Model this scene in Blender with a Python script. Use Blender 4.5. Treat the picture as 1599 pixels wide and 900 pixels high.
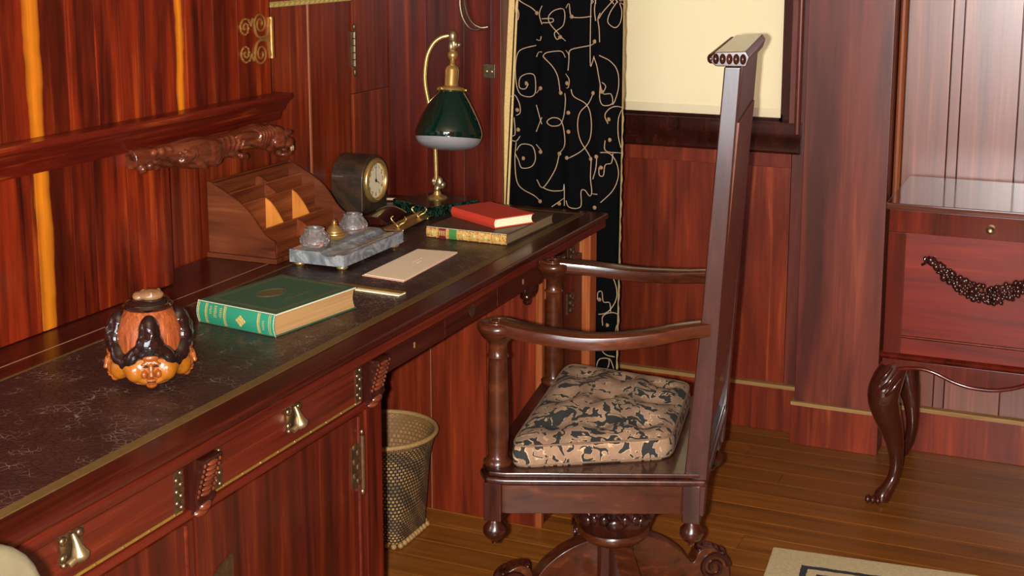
import bpy, bmesh, math, random
from mathutils import Matrix, Vector
for o in list(bpy.data.objects): bpy.data.objects.remove(o)
SC = bpy.context.scene
COL = SC.collection
random.seed(7)
PI = math.pi
sin, cos = math.sin, math.cos

# ---------------------------------------------------------------- camera, light, exposure
EYE = Vector((0, 0, 1.555))
PITCH, YAW = math.radians(9.92), math.radians(23.643)
cd = bpy.data.cameras.new('camera'); cam = bpy.data.objects.new('camera', cd); COL.objects.link(cam)
cd.sensor_width = 36.0; cd.lens = 2150 * 36 / 1599; cd.shift_y = -180 / 1599; cd.clip_start = 0.02
cam.location = EYE; cam.rotation_euler = (PI / 2 - PITCH, 0, YAW)
SC.camera = cam
SC.view_settings.view_transform = 'Standard'; SC.view_settings.look = 'None'
SC.view_settings.gamma = 1.0; SC.view_settings.use_curve_mapping = False
SC.view_settings.exposure = 0.0

world = bpy.data.worlds.new('world'); SC.world = world; world.use_nodes = True
world.node_tree.nodes['Background'].inputs[0].default_value = (0.75, 0.87, 1.0, 1)
world.node_tree.nodes['Background'].inputs[1].default_value = 4.5

def light(name, kind, loc, energy, color=(1, 1, 1), **kw):
    l = bpy.data.lights.new(name, kind); l.energy = energy; l.color = color
    for k, v in kw.items(): setattr(l, k, v)
    o = bpy.data.objects.new(name, l); o.location = loc; COL.objects.link(o); return o
# the camera's own flash: a few centimetres left of and just below the lens
light('camera_flash', 'POINT', (-0.048, -0.02, 1.545), 570, (1.0, 0.96, 0.89), shadow_soft_size=0.014)
# daylight entering by the windows in the wall behind the photographer
WIN2 = ((-0.95, 0.45),); WZ = (0.5, 2.3); YB = -1.5
for k, (a, b) in enumerate(WIN2):
    d = light('window_daylight', 'AREA', ((a + b) / 2, YB - 0.03, sum(WZ) / 2), 52, (0.86, 0.93, 1.0),
              shape='RECTANGLE', size=b - a, size_y=WZ[1] - WZ[0])
    d.rotation_euler = (PI / 2, 0, 0)

# ---------------------------------------------------------------- helpers
def lin(c, g=1.0):
    out = []
    for v in c[:3]:
        v = v / 255.0
        out.append(v / 12.92 if v <= 0.04045 else ((v + 0.055) / 1.055) ** 2.4)
    return (*[v * g for v in out], 1.0)

class MB:
    """collects vertices and faces; build() links them as one mesh object"""
    def __init__(s): s.v = []; s.f = []; s.uv = {}; s.m0 = 0
    def mark(s): s.m0 = len(s.v); return s
    def xf(s, m, start=None):
        st = s.m0 if start is None else start
        for i in range(st, len(s.v)): s.v[i] = tuple(m @ Vector(s.v[i]))
        return s
    def box(s, x0, x1, y0, y1, z0, z1):
        b = len(s.v)
        s.v += [(x, y, z) for z in (z0, z1) for y in (y0, y1) for x in (x0, x1)]
        s.f += [tuple(b + i for i in q) for q in ((0, 2, 3, 1), (4, 5, 7, 6), (0, 1, 5, 4), (2, 6, 7, 3), (0, 4, 6, 2), (1, 3, 7, 5))]
        return s
    def prism(s, pts, a, c, axis='y'):
        """polygon pts extruded along axis; pts are (x,z) for y, (y,z) for x, (x,y) for z"""
        b = len(s.v); n = len(pts)
        for t in (a, c):
            for p, q in pts:
                s.v.append((p, t, q) if axis == 'y' else (t, p, q) if axis == 'x' else (p, q, t))
        s.f.append(tuple(b + i for i in range(n))); s.f.append(tuple(b + n + i for i in reversed(range(n))))
        for i in range(n):
            j = (i + 1) % n; s.f.append((b + i, b + n + i, b + n + j, b + j))
        return s
    def lathe(s, prof, n=24, c=(0, 0, 0), sq=None, caps=True):
        """profile of (r, z) turned about z"""
        b = len(s.v); m = len(prof); rings = []
        for k, (r, z) in enumerate(prof):
            if r < 1e-6:
                rings.append([len(s.v)] * n); s.v.append((c[0], c[1], c[2] + z)); continue
            ring = []
            for i in range(n):
                a = 2 * PI * i / n; rr = r
                if sq: rr = r * sq(a, k / (m - 1))
                ring.append(len(s.v)); s.uv[len(s.v)] = (i / n, k / (m - 1))
                s.v.append((c[0] + rr * cos(a), c[1] + rr * sin(a), c[2] + z))
            rings.append(ring)
        for k in range(m - 1):
            for i in range(n):
                j = (i + 1) % n
                q = [rings[k][i], rings[k][j], rings[k + 1][j], rings[k + 1][i]]
                u = []
                for w in q:
                    if w not in u: u.append(w)
                if len(u) > 2: s.f.append(tuple(u))
        if caps and prof[0][0] > 1e-6: s.f.append(tuple(reversed(rings[0])))
        if caps and prof[-1][0] > 1e-6: s.f.append(tuple(rings[-1]))
        return s
    def tube(s, pts, r, n=8, closed=False):
        pts = [Vector(p) for p in pts]; m = len(pts)
        rs = r if isinstance(r, (list, tuple)) else [r] * m
        b = len(s.v); up = None
        for i, p in enumerate(pts):
            if closed: t = pts[(i + 1) % m] - pts[i - 1]
            else: t = pts[min(i + 1, m - 1)] - pts[max(i - 1, 0)]
            t.normalize()
            if up is None:
                up = Vector((0, 0, 1)) if abs(t.z) < 0.9 else Vector((1, 0, 0))
            u = (up - t * up.dot(t)); u.normalize(); w = t.cross(u); up = u
            for k in range(n):
                a = 2 * PI * k / n; s.v.append(tuple(p + (u * cos(a) + w * sin(a)) * rs[i]))
        for i in range(m if closed else m - 1):
            for k in range(n):
                l = (k + 1) % n; i2 = (i + 1) % m
                s.f.append((b + i * n + k, b + i * n + l, b + i2 * n + l, b + i2 * n + k))
        if not closed:
            s.f.append(tuple(b + k for k in reversed(range(n)))); s.f.append(tuple(b + (m - 1) * n + k for k in range(n)))
        return s
    def ell(s, c, r, n=12, m=8, rot=None):
        if not isinstance(r, (list, tuple)): r = (r, r, r)
        st = len(s.v); mk = s.m0
        s.lathe([(sin(PI * k / m) if 0 < k < m else 0, -cos(PI * k / m)) for k in range(m + 1)], n)
        M = Matrix.Translation(c) @ (rot.to_4x4() if rot else Matrix()) @ Matrix.Diagonal((*r, 1))
        s.xf(M, st); s.m0 = mk
        return s
    def grid(s, fn, nu, nv, closed_u=False):
        b = len(s.v)
        for j in range(nv + 1):
            for i in range(nu + (0 if closed_u else 1)):
                s.uv[len(s.v)] = (i / nu, j / nv); s.v.append(tuple(fn(i / nu, j / nv)))
        w = nu if closed_u else nu + 1
        for j in range(nv):
            for i in range(nu):
                k = (i + 1) % w
                s.f.append((b + j * w + i, b + j * w + k, b + (j + 1) * w + k, b + (j + 1) * w + i))
        return s

WORLD = {}
def mesh_of(name, mb, bevel=0, seg=2, smooth=35, fix=True):
    me = bpy.data.meshes.new(name); me.from_pydata(mb.v, [], mb.f)
    if mb.uv:
        ul = me.uv_layers.new(name='UVMap')
        for l in me.loops: ul.data[l.index].uv = mb.uv.get(l.vertex_index, (0, 0))
    bm = bmesh.new(); bm.from_mesh(me)
    if fix: bmesh.ops.recalc_face_normals(bm, faces=bm.faces)
    if bevel:
        es = [e for e in bm.edges if len(e.link_faces) == 2 and e.calc_face_angle(0) > 0.6]
        bmesh.ops.bevel(bm, geom=es, offset=bevel, segments=seg, affect='EDGES', profile=0.5, clamp_overlap=True)
    bm.to_mesh(me); bm.free()
    for p in me.polygons: p.use_smooth = True
    me.set_sharp_from_angle(angle=math.radians(smooth))
    return me
def link(name, me, mat, parent=None, world=True, label=None):
    o = bpy.data.objects.new(name, me); COL.objects.link(o)
    if mat and me and not me.materials: me.materials.append(mat)
    WORLD[o] = Matrix()
    if parent:
        o.parent = parent
        if world: o.matrix_parent_inverse = WORLD[parent].inverted()
        else: WORLD[o] = WORLD[parent].copy()
    if label: o['label'] = label
    return o
def part(name, mb, mat, parent, bevel=0, world=True, smooth=35, seg=2, label=None, remesh=0, soft=1):
    o = link(name, mesh_of(name, mb, bevel, seg, smooth), mat, parent, world, label)
    if bevel and not remesh:
        wn = o.modifiers.new('weighted', 'WEIGHTED_NORMAL'); wn.keep_sharp = True; wn.weight = 100
    if remesh:
        r = o.modifiers.new('carve', 'REMESH'); r.mode = 'VOXEL'; r.voxel_size = remesh; r.use_smooth_shade = True
        sm = o.modifiers.new('smooth', 'SMOOTH'); sm.factor = 0.5; sm.iterations = soft
    return o
def tag(o, label, cat, group=None):
    o['label'] = label; o['category'] = cat
    if group: o['group'] = group
    return o
def thing(name, label, cat, loc=(0, 0, 0), rz=0, group=None):
    o = bpy.data.objects.new(name, None); COL.objects.link(o); o.empty_display_size = 0.05
    o.location = loc; o.rotation_euler = (0, 0, rz)
    WORLD[o] = Matrix.Translation(loc) @ Matrix.Rotation(rz, 4, 'Z')
    return tag(o, label, cat, group)
def struct(name, mb, mat, bevel=0):
    o = part(name, mb, mat, None, bevel); o['kind'] = 'structure'; return o
def spline(pts, k=6, closed=False):
    """Catmull-Rom through the points"""
    P = [Vector(p) for p in pts]; n = len(P); out = []
    for i in range(n if closed else n - 1):
        g = lambda j: P[j % n] if closed else P[max(0, min(n - 1, j))]
        a, b, c, d = g(i - 1), g(i), g(i + 1), g(i + 2)
        for s in range(k):
            t = s / k
            out.append(0.5 * ((2 * b) + (c - a) * t + (2 * a - 5 * b + 4 * c - d) * t * t + (3 * b - a - 3 * c + d) * t ** 3))
    if not closed: out.append(P[-1])
    return out
def sp2(pts, k=6):
    return [(v.x, v.y) for v in spline([(a, b, 0) for a, b in pts], k)]

# ---------------------------------------------------------------- materials
class NT:
    def __init__(s, name):
        s.m = bpy.data.materials.new(name); s.m.use_nodes = True; s.t = s.m.node_tree; s.p = s.t.nodes['Principled BSDF']
    def n(s, kind, **kw):
        nd = s.t.nodes.new(kind)
        for k, v in kw.items():
            if hasattr(nd, k): setattr(nd, k, v)
            else: nd.inputs[k].default_value = v
        return nd
    def l(s, a, b): s.t.links.new(a, b)
    def math(s, op, a, b=None, c=None, clamp=False):
        nd = s.t.nodes.new('ShaderNodeMath'); nd.operation = op; nd.use_clamp = clamp
        for i, v in enumerate((a, b, c)):
            if v is None: continue
            if isinstance(v, (int, float)): nd.inputs[i].default_value = v
            else: s.l(v, nd.inputs[i])
        return nd.outputs[0]
    def mix(s, fac, a, b):
        nd = s.t.nodes.new('ShaderNodeMix'); nd.data_type = 'RGBA'
        for sock, v in ((nd.inputs[0], fac), (nd.inputs[6], a), (nd.inputs[7], b)):
            if isinstance(v, (int, float, tuple)): sock.default_value = v
            else: s.l(v, sock)
        return nd.outputs[2]
    def ramp(s, fac, stops):
        nd = s.t.nodes.new('ShaderNodeValToRGB'); e = nd.color_ramp.elements
        while len(e) < len(stops): e.new(0.5)
        for el, (p, c) in zip(e, stops):
            el.position = p; el.color = c if len(c) == 4 else (*c, 1)
        s.l(fac, nd.inputs[0]); return nd.outputs[0]
    def coords(s, scale=(1, 1, 1), rnd=0.0, kind='Object'):
        tc = s.n('ShaderNodeTexCoord'); mp = s.n('ShaderNodeMapping'); mp.inputs['Scale'].default_value = scale
        src = tc.outputs[kind]
        if rnd:
            oi = s.n('ShaderNodeObjectInfo'); ad = s.n('ShaderNodeVectorMath', operation='ADD')
            mu = s.math('MULTIPLY', oi.outputs['Random'], rnd); s.l(src, ad.inputs[0]); s.l(mu, ad.inputs[1]); src = ad.outputs[0]
        s.l(src, mp.inputs['Vector']); return mp.outputs[0]
    def noise(s, vec, scale=1, detail=4, rough=0.55, dist=0):
        nd = s.n('ShaderNodeTexNoise'); nd.inputs['Scale'].default_value = scale; nd.inputs['Detail'].default_value = detail
        nd.inputs['Roughness'].default_value = rough; nd.inputs['Distortion'].default_value = dist
        s.l(vec, nd.inputs['Vector']); return nd.outputs[0]
    def bump(s, h, strength=0.2, dist=0.002):
        b = s.n('ShaderNodeBump'); b.inputs['Strength'].default_value = strength; b.inputs['Distance'].default_value = dist
        s.l(h, b.inputs['Height']); s.l(b.outputs[0], s.p.inputs['Normal'])
    def set(s, **kw):
        for k, v in kw.items():
            k = k.replace('_', ' ')
            if isinstance(v, (int, float, tuple)): s.p.inputs[k].default_value = v
            else: s.l(v, s.p.inputs[k])
        return s.m

def plain(name, rgb, rough=0.5, metal=0, coat=0, var=0.15, scale=40, bump=0.05):
    t = NT(name); v = t.coords()
    n = t.noise(v, scale, 3)
    a = lin(rgb); b = tuple(x * (1 - var * 2) for x in a[:3]) + (1,)
    t.set(Base_Color=t.mix(n, b, tuple(min(1, x * (1 + var * 0.5)) for x in a[:3]) + (1,)), Roughness=rough, Metallic=metal, Coat_Weight=coat)
    if bump: t.bump(n, bump, 0.002)
    return t.m
def wood(name, dark, mid, light, axis='z', across=34, along=1.6, rough=0.3, coat=0.12, streaks=None, sap=None, vary=0.3, spread=1.0, bump=0.06, gain=0.5, cr=0.12, spec=0.32, dist=0.6, mottle=0.0):
    dark, mid, light = (lin(q, gain) for q in (dark, mid, light))
    t = NT(name); sc = [across] * 3; sc['xyz'.index(axis)] = along
    v = t.coords(tuple(sc), 31.7); n1 = t.noise(v, 1, 4, 0.6, dist)
    sc2 = [across * 5] * 3; sc2['xyz'.index(axis)] = along * 2.2
    n2 = t.noise(t.coords(tuple(sc2), 11.3), 1, 3, 0.6)
    f = t.math('ADD', t.math('MULTIPLY', n1, 0.76), t.math('MULTIPLY', n2, 0.24))
    m = lambda a, b, k: tuple(x * (1 - k) + y * k for x, y in zip(a, b))
    c = t.ramp(f, [(0.5 - 0.17 * spread, dark), (0.5 - 0.05 * spread, m(dark, mid, 0.7)), (0.5 + 0.05 * spread, mid), (0.5 + 0.17 * spread, light)])
    if sap:   # broad, irregular pale sapwood figure
        sc3 = [across * 0.45] * 3; sc3['xyz'.index(axis)] = along * 0.5
        n3 = t.noise(t.coords(tuple(sc3), 53.1), 1, 2, 0.5, 0.4)
        c = t.mix(t.math('MULTIPLY', t.ramp(n3, [(sap[1], (0, 0, 0)), (sap[1] + 0.1, (1, 1, 1))]), t.math('MULTIPLY_ADD', n2, 0.8, 0.3)), c, lin(sap[0], gain))
    if mottle:   # darker heartwood figure drifting through the boards
        sc4 = [across * 0.5] * 3; sc4['xyz'.index(axis)] = along * 1.1
        n4 = t.noise(t.coords(tuple(sc4), 71.9), 1, 4, 0.6, 0.25)
        k4 = t.math('MULTIPLY', t.ramp(n4, [(0.42, (1, 1, 1)), (0.62, (0, 0, 0))]), mottle)
        c = t.mix(k4, c, tuple(q * 0.6 for q in dark[:3]) + (1,))
    if streaks:  # named sapwood streaks at fixed places across the grain
        tc = t.n('ShaderNodeTexCoord'); sx = t.n('ShaderNodeSeparateXYZ'); t.l(tc.outputs['Object'], sx.inputs[0])
        w = t.noise(t.coords((2, 2, 1.6)), 1.6, 4, 0.65)
        for (ax, pos, hw, col) in streaks:
            d = t.math('ABSOLUTE', t.math('SUBTRACT', t.math('MULTIPLY_ADD', w, 0.05, sx.outputs['XYZ'.index(ax)]), pos + 0.025))
            k = t.math('SUBTRACT', 1.0, t.math('DIVIDE', d, hw), clamp=True)
            k = t.math('MULTIPLY', t.math('POWER', k, 0.5), t.math('MULTIPLY_ADD', n2, 0.7, 0.45), clamp=True)
            c = t.mix(k, c, lin(col, gain * 1.3))
    oi = t.n('ShaderNodeObjectInfo'); hs = t.n('ShaderNodeHueSaturation')
    t.l(c, hs.inputs['Color']); t.l(t.math('MULTIPLY_ADD', oi.outputs['Random'], vary, 1 - vary * 0.5), hs.inputs['Value'])
    t.set(Base_Color=hs.outputs[0], Roughness=rough, Coat_Weight=coat, Coat_Roughness=cr, Specular_IOR_Level=spec)
    if bump: t.bump(n2, bump, 0.002)
    return t.m

M = {}
ORG = (236, 140, 30)
M['wall'] = wood('figured_wall_wood', (50, 12, 8), (150, 46, 16), (206, 92, 30), across=26, along=1.5, sap=((226, 118, 34), 0.70), rough=0.34, spread=1.0, gain=0.66, dist=0.2, mottle=0.75,
                 streaks=[('Y', 2.035, 0.022, ORG), ('Y', 2.483, 0.014, ORG)])
M['recess'] = wood('recess_wall_wood', (80, 22, 10), (160, 60, 24), (204, 92, 40), across=30, along=1.4, rough=0.34, gain=0.66, mottle=0.55)
M['ledge'] = wood('ledge_wood', (70, 16, 10), (124, 34, 18), (196, 88, 30), axis='y', across=40, along=2.2, rough=0.3, gain=0.6)
M['parti'] = wood('partition_wood', (64, 16, 10), (124, 40, 22), (168, 66, 36), across=34, along=1.4, rough=0.36, gain=0.55, mottle=0.5)
M['far'] = wood('far_wall_wood', (92, 30, 16), (154, 58, 28), (192, 88, 46), across=26, along=1.6, rough=0.36, gain=0.7, mottle=0.55)
M['pil'] = wood('pilaster_wood', (74, 32, 26), (140, 62, 44), (186, 92, 62), across=18, along=0.9, rough=0.4, coat=0.3, spread=1.35, gain=0.6, cr=0.24, mottle=0.7)
M['rpan'] = wood('right_panel_wood', (120, 62, 44), (160, 88, 62), (196, 122, 90), across=34, along=1.0, rough=0.42, coat=0.7, gain=0.5, cr=0.26, spec=0.5)
M['raw'] = wood('raw_ledge_wood', (170, 120, 60), (206, 158, 92), (230, 190, 126), axis='x', across=40, along=4, rough=0.6, coat=0)
M['floor'] = wood('floor_wood', (112, 64, 20), (156, 92, 30), (178, 110, 44), axis='x', across=40, along=2.2, rough=0.4, coat=0.1, vary=0.28, gain=0.64)
M['deskY'] = wood('desk_wood_long', (60, 20, 14), (100, 36, 24), (128, 52, 32), axis='y', across=50, along=2, rough=0.28, gain=0.36)
M['deskF'] = wood('desk_front_wood', (86, 26, 16), (140, 46, 26), (168, 66, 36), axis='y', across=60, along=2, rough=0.34, gain=0.36, coat=0.2)
M['door'] = wood('desk_door_wood', (66, 20, 12), (128, 42, 22), (166, 66, 30), axis='z', across=34, along=1.5, rough=0.36, gain=0.45, coat=0.2, mottle=0.5)
M['pedes'] = wood('pedestal_side_wood', (92, 30, 16), (150, 56, 28), (178, 78, 42), axis='z', across=34, along=1.5, rough=0.34, gain=0.6, mottle=0.5)
M['edge'] = wood('pale_lit_edge_wood', (150, 70, 30), (190, 100, 50), (214, 128, 70), axis='z', across=60, along=3, rough=0.4)  # pale wood; on pilasters and rack partitions it paints lit faces and highlights
M['dark'] = wood('dark_carved_wood', (46, 18, 14), (78, 32, 24), (104, 48, 34), axis='z', across=30, along=4, rough=0.24, coat=0.5, gain=0.36)
M['lion'] = wood('carved_beast_wood', (64, 28, 18), (126, 58, 34), (166, 90, 58), axis='y', across=30, along=6, rough=0.25, coat=0.7, gain=0.55)
M['chair'] = wood('chair_wood', (50, 22, 16), (96, 42, 28), (132, 66, 46), axis='z', across=40, along=6, rough=0.3, coat=0.5, gain=0.3)
M['chairL'] = wood('chair_arm_wood', (70, 32, 18), (116, 56, 30), (150, 80, 44), axis='x', across=40, along=4, rough=0.28, coat=0.5, gain=0.32)
M['chest'] = wood('chest_wood', (104, 20, 8), (160, 40, 16), (186, 60, 28), axis='x', across=26, along=1.6, rough=0.36, coat=0.3, vary=0.15, gain=0.46)
M['chestD'] = wood('chest_frame_wood', (70, 16, 8), (112, 30, 16), (138, 44, 26), axis='z', across=26, along=1.6, rough=0.16, coat=0.6, vary=0.1)
M['chestT'] = wood('chest_top_wood', (84, 40, 30), (112, 58, 44), (134, 76, 60), axis='x', across=26, along=1.6, rough=0.08, coat=0.9, vary=0.1, spec=0.5)
M['leg'] = plain('dark_polished_leg', (62, 26, 18), 0.16, 0, 0.7, 0.2, 20)
M['rack'] = wood('letter_rack_wood', (100, 40, 18), (158, 76, 38), (188, 104, 56), axis='y', across=50, along=3, rough=0.45, coat=0.1, gain=0.46)
M['rackS'] = wood('letter_rack_side_wood', (96, 42, 22), (146, 74, 40), (174, 98, 58), axis='x', across=30, along=3, rough=0.45, coat=0.1, gain=0.46)
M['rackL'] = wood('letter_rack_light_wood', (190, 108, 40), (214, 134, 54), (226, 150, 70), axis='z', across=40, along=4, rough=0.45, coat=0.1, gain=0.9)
M['brass'] = plain('polished_brass', (220, 184, 112), 0.26, 0.8, 0, 0.15, 30)
M['brassD'] = plain('antique_brass', (182, 158, 116), 0.3, 0.85, 0, 0.3, 60, 0.1)
M['bronze'] = plain('bronze_mount', (138, 112, 84), 0.34, 0.9, 0, 0.35, 120, 0.3)
M['iron'] = plain('dark_iron_mount', (120, 104, 80), 0.4, 0.85, 0, 0.35, 120, 0.2)
M['gold'] = plain('gilt_hinge', (190, 140, 76), 0.4, 0.7, 0, 0.25, 100, 0.2)
M['black'] = plain('black_shadow_gap', (18, 12, 10), 0.7)
M['cream'] = plain('cream_paper', (236, 214, 182), 0.8, 0, 0, 0.04, 20, 0.02)
M['pinkp'] = plain('pink_paper', (228, 182, 158), 0.8, 0, 0, 0.05, 20, 0.02)
M['ivory'] = plain('ivory', (246, 232, 196), 0.4, 0, 0, 0.05, 30, 0)
M['olive'] = plain('olive_gilt', (150, 118, 50), 0.4, 0.4, 0, 0.2, 80, 0)
M['pipe'] = plain('dull_piping', (120, 92, 68), 0.8, 0, 0, 0.3, 200, 0.3)
M['ink'] = plain('faded_ink', (196, 168, 132), 0.8, 0, 0, 0, 20, 0)
M['tan'] = plain('tooled_tan_band', (92, 70, 36), 0.45, 0, 0, 0.25, 90, 0.1)
M['line'] = plain('gilt_line', (150, 112, 80), 0.45, 0, 0, 0.2, 60, 0)
M['white'] = plain('white_dial', (222, 210, 176), 0.45, 0, 0, 0.06, 30, 0)
M['dial'] = plain('dial_ink', (40, 34, 28), 0.5, 0, 0, 0, 30, 0)
M['cord'] = plain('pale_cord', (214, 180, 150), 0.6)
M['redb'] = plain('red_cloth', (196, 58, 38), 0.62, 0, 0, 0.08, 260, 0.2)
M['green'] = plain('green_cloth', (36, 130, 100), 0.55, 0, 0, 0.12, 220, 0.15)
M['greenC'] = plain('dark_green_cloth', (50, 84, 62), 0.55, 0, 0, 0.12, 220, 0.15)
M['gilt'] = plain('book_gilt', (196, 176, 104), 0.42, 0.25, 0, 0.15, 200, 0)
M['giltD'] = plain('book_gilt_worn', (108, 92, 56), 0.5, 0.2, 0, 0.3, 200, 0)
M['wear'] = plain('worn_cloth_edge', (206, 212, 180), 0.8, 0, 0, 0.15, 200, 0)
M['calf'] = plain('mottled_calf', (84, 58, 38), 0.5, 0, 0, 0.3, 120, 0.15)
M['tape'] = plain('tan_cord', (224, 190, 124), 0.8, 0, 0, 0.25, 260, 0.5)
M['stitch'] = plain('stitched_cord', (190, 160, 126), 0.7, 0, 0, 0.15, 300, 0.3)
M['rose'] = plain('stitched_rosette', (168, 126, 84), 0.7, 0, 0, 0.4, 260, 0.5)
M['tooth'] = plain('worn_tooth', (150, 112, 84), 0.2, 0, 0.5)
M['velvet'] = plain('black_velvet', (6, 6, 9), 0.95, 0, 0, 0.3, 30, 0.05); M['velvet'].node_tree.nodes['Principled BSDF'].inputs['Specular IOR Level'].default_value = 0.1
M['paint'] = plain('plaster', (120, 100, 78), 0.8, 0, 0, 0.05, 10, 0)
M['tanrim'] = plain('cane_rim', (176, 138, 84), 0.6, 0, 0, 0.35, 160, 0.4)

def leather():
    t = NT('crackled_leather'); v = t.coords((1, 1, 1))
    w = t.n('ShaderNodeTexNoise'); w.inputs['Scale'].default_value = 30; w.inputs['Detail'].default_value = 3
    t.l(v, w.inputs['Vector'])
    ad = t.n('ShaderNodeVectorMath', operation='MULTIPLY_ADD'); t.l(w.outputs[1], ad.inputs[0]); ad.inputs[1].default_value = (0.02, 0.02, 0); t.l(v, ad.inputs[2])
    vo = t.n('ShaderNodeTexVoronoi', feature='DISTANCE_TO_EDGE'); vo.inputs['Scale'].default_value = 70; t.l(ad.outputs[0], vo.inputs['Vector'])
    crack = t.ramp(vo.outputs[0], [(0.0, (1, 1, 1)), (0.05, (0, 0, 0))])
    msk = t.ramp(t.noise(v, 14, 3), [(0.5, (0, 0, 0)), (0.66, (1, 1, 1))])
    base = t.mix(t.noise(v, 9, 3), lin((30, 17, 15)), lin((54, 32, 27)))
    k = t.math('MULTIPLY', t.math('MULTIPLY', crack, msk), 0.75)
    t.set(Base_Color=t.mix(k, base, lin((150, 128, 110))), Roughness=t.math('MULTIPLY_ADD', t.noise(v, 25, 3), 0.3, 0.22))
    t.bump(t.math('ADD', t.math('MULTIPLY', t.ramp(vo.outputs[0], [(0, (0, 0, 0)), (0.12, (1, 1, 1))]), 1), t.noise(v, 60, 2)), 0.55, 0.002)
    return t.m
M['leather'] = leather()
def marble(name, a, b, c, scale, rough=0.2):
    t = NT(name); v = t.coords((1, 1, 1))
    n = t.noise(v, scale, 6, 0.65, 2.5)
    t.set(Base_Color=t.ramp(n, [(0.36, lin(a)), (0.5, lin(b)), (0.58, lin(c)), (0.64, lin(b))]), Roughness=rough, Coat_Weight=0.2)
    return t.m
M['greym'] = marble('grey_marble', (92, 98, 102), (118, 124, 128), (150, 154, 154), 14)
M['greenm'] = marble('green_marble', (5, 9, 8), (10, 20, 16), (38, 72, 54), 40, 0.14)
M['patina'] = marble('bronze_patina', (30, 26, 19), (46, 34, 24), (68, 44, 28), 5, 0.5)
def glass(name, col=(1, 1, 1, 1), rough=0.0, ior=1.5):
    t = NT(name); n = t.noise(t.coords(), 60, 2)
    t.set(Base_Color=col, Roughness=rough, Transmission_Weight=1.0, IOR=ior); t.bump(n, 0.03, 0.001); return t.m
M['glass'] = glass('cut_crystal'); M['glass'].node_tree.nodes['Principled BSDF'].inputs['Transmission Weight'].default_value = 0.94
M['shade'] = plain('green_cased_glass', (3, 34, 25), 0.06, 0, 1.0, 0.1, 12, 0)
M['opal'] = plain('opal_glass', (140, 138, 140), 0.35, 0, 0.2, 0.04, 20, 0)
def pane():
    t = NT('window_pane'); o = t.t.nodes['Material Output']
    tr = t.n('ShaderNodeBsdfTransparent'); gl = t.n('ShaderNodeBsdfGlossy'); gl.inputs['Roughness'].default_value = 0.03
    mx = t.n('ShaderNodeMixShader'); fr = t.n('ShaderNodeFresnel'); t.l(fr.outputs[0], mx.inputs[0])
    t.l(tr.outputs[0], mx.inputs[1]); t.l(gl.outputs[0], mx.inputs[2]); t.l(mx.outputs[0], o.inputs[0]); return t.m
M['pane'] = pane()
def blind():
    t = NT('blind_cloth'); o = t.t.nodes['Material Output']; v = t.coords((1, 1, 1))
    n = t.noise(t.coords((420, 1, 420)), 1, 2); col = t.mix(n, lin((240, 226, 188)), lin((250, 240, 208)))
    d = t.n('ShaderNodeBsdfDiffuse'); tl = t.n('ShaderNodeBsdfTranslucent'); mx = t.n('ShaderNodeMixShader'); mx.inputs[0].default_value = 0.28
    t.l(col, d.inputs[0]); t.l(col, tl.inputs[0]); t.l(d.outputs[0], mx.inputs[1]); t.l(tl.outputs[0], mx.inputs[2]); t.l(mx.outputs[0], o.inputs[0]); return t.m
M['blind'] = blind()
def tapestry():
    t = NT('leaf_tapestry'); v = t.coords((1, 1, 1))
    ad = t.n('ShaderNodeVectorMath', operation='MULTIPLY_ADD'); w = t.n('ShaderNodeTexNoise'); w.inputs['Scale'].default_value = 26
    t.l(v, w.inputs['Vector']); t.l(w.outputs[1], ad.inputs[0]); ad.inputs[1].default_value = (0.05, 0.05, 0.05); t.l(v, ad.inputs[2])
    n = t.noise(ad.outputs[0], 19, 1.2, 0.5, 2.2)
    base = t.mix(t.noise(v, 70, 3), lin((116, 88, 70)), lin((150, 120, 92)))
    fine = t.ramp(t.noise(v, 90, 2, 0.5, 2.0), [(0.47, (0, 0, 0)), (0.5, (1, 1, 1)), (0.53, (0, 0, 0))])
    base = t.mix(t.math('MULTIPLY', fine, 0.35), base, lin((120, 84, 66)))
    rim = t.ramp(n, [(0.495, (0, 0, 0)), (0.512, (1, 1, 1)), (0.53, (0, 0, 0))])
    leaf = t.ramp(n, [(0.525, (0, 0, 0)), (0.535, (1, 1, 1))])
    c = t.mix(t.math('MULTIPLY', rim, 0.8), base, lin((190, 164, 124))); c = t.mix(leaf, c, lin((30, 31, 30)))
    t.set(Base_Color=c, Roughness=0.9); t.bump(t.noise(v, 400, 2), 0.3, 0.001); return t.m
M['tapestry'] = tapestry()
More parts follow.
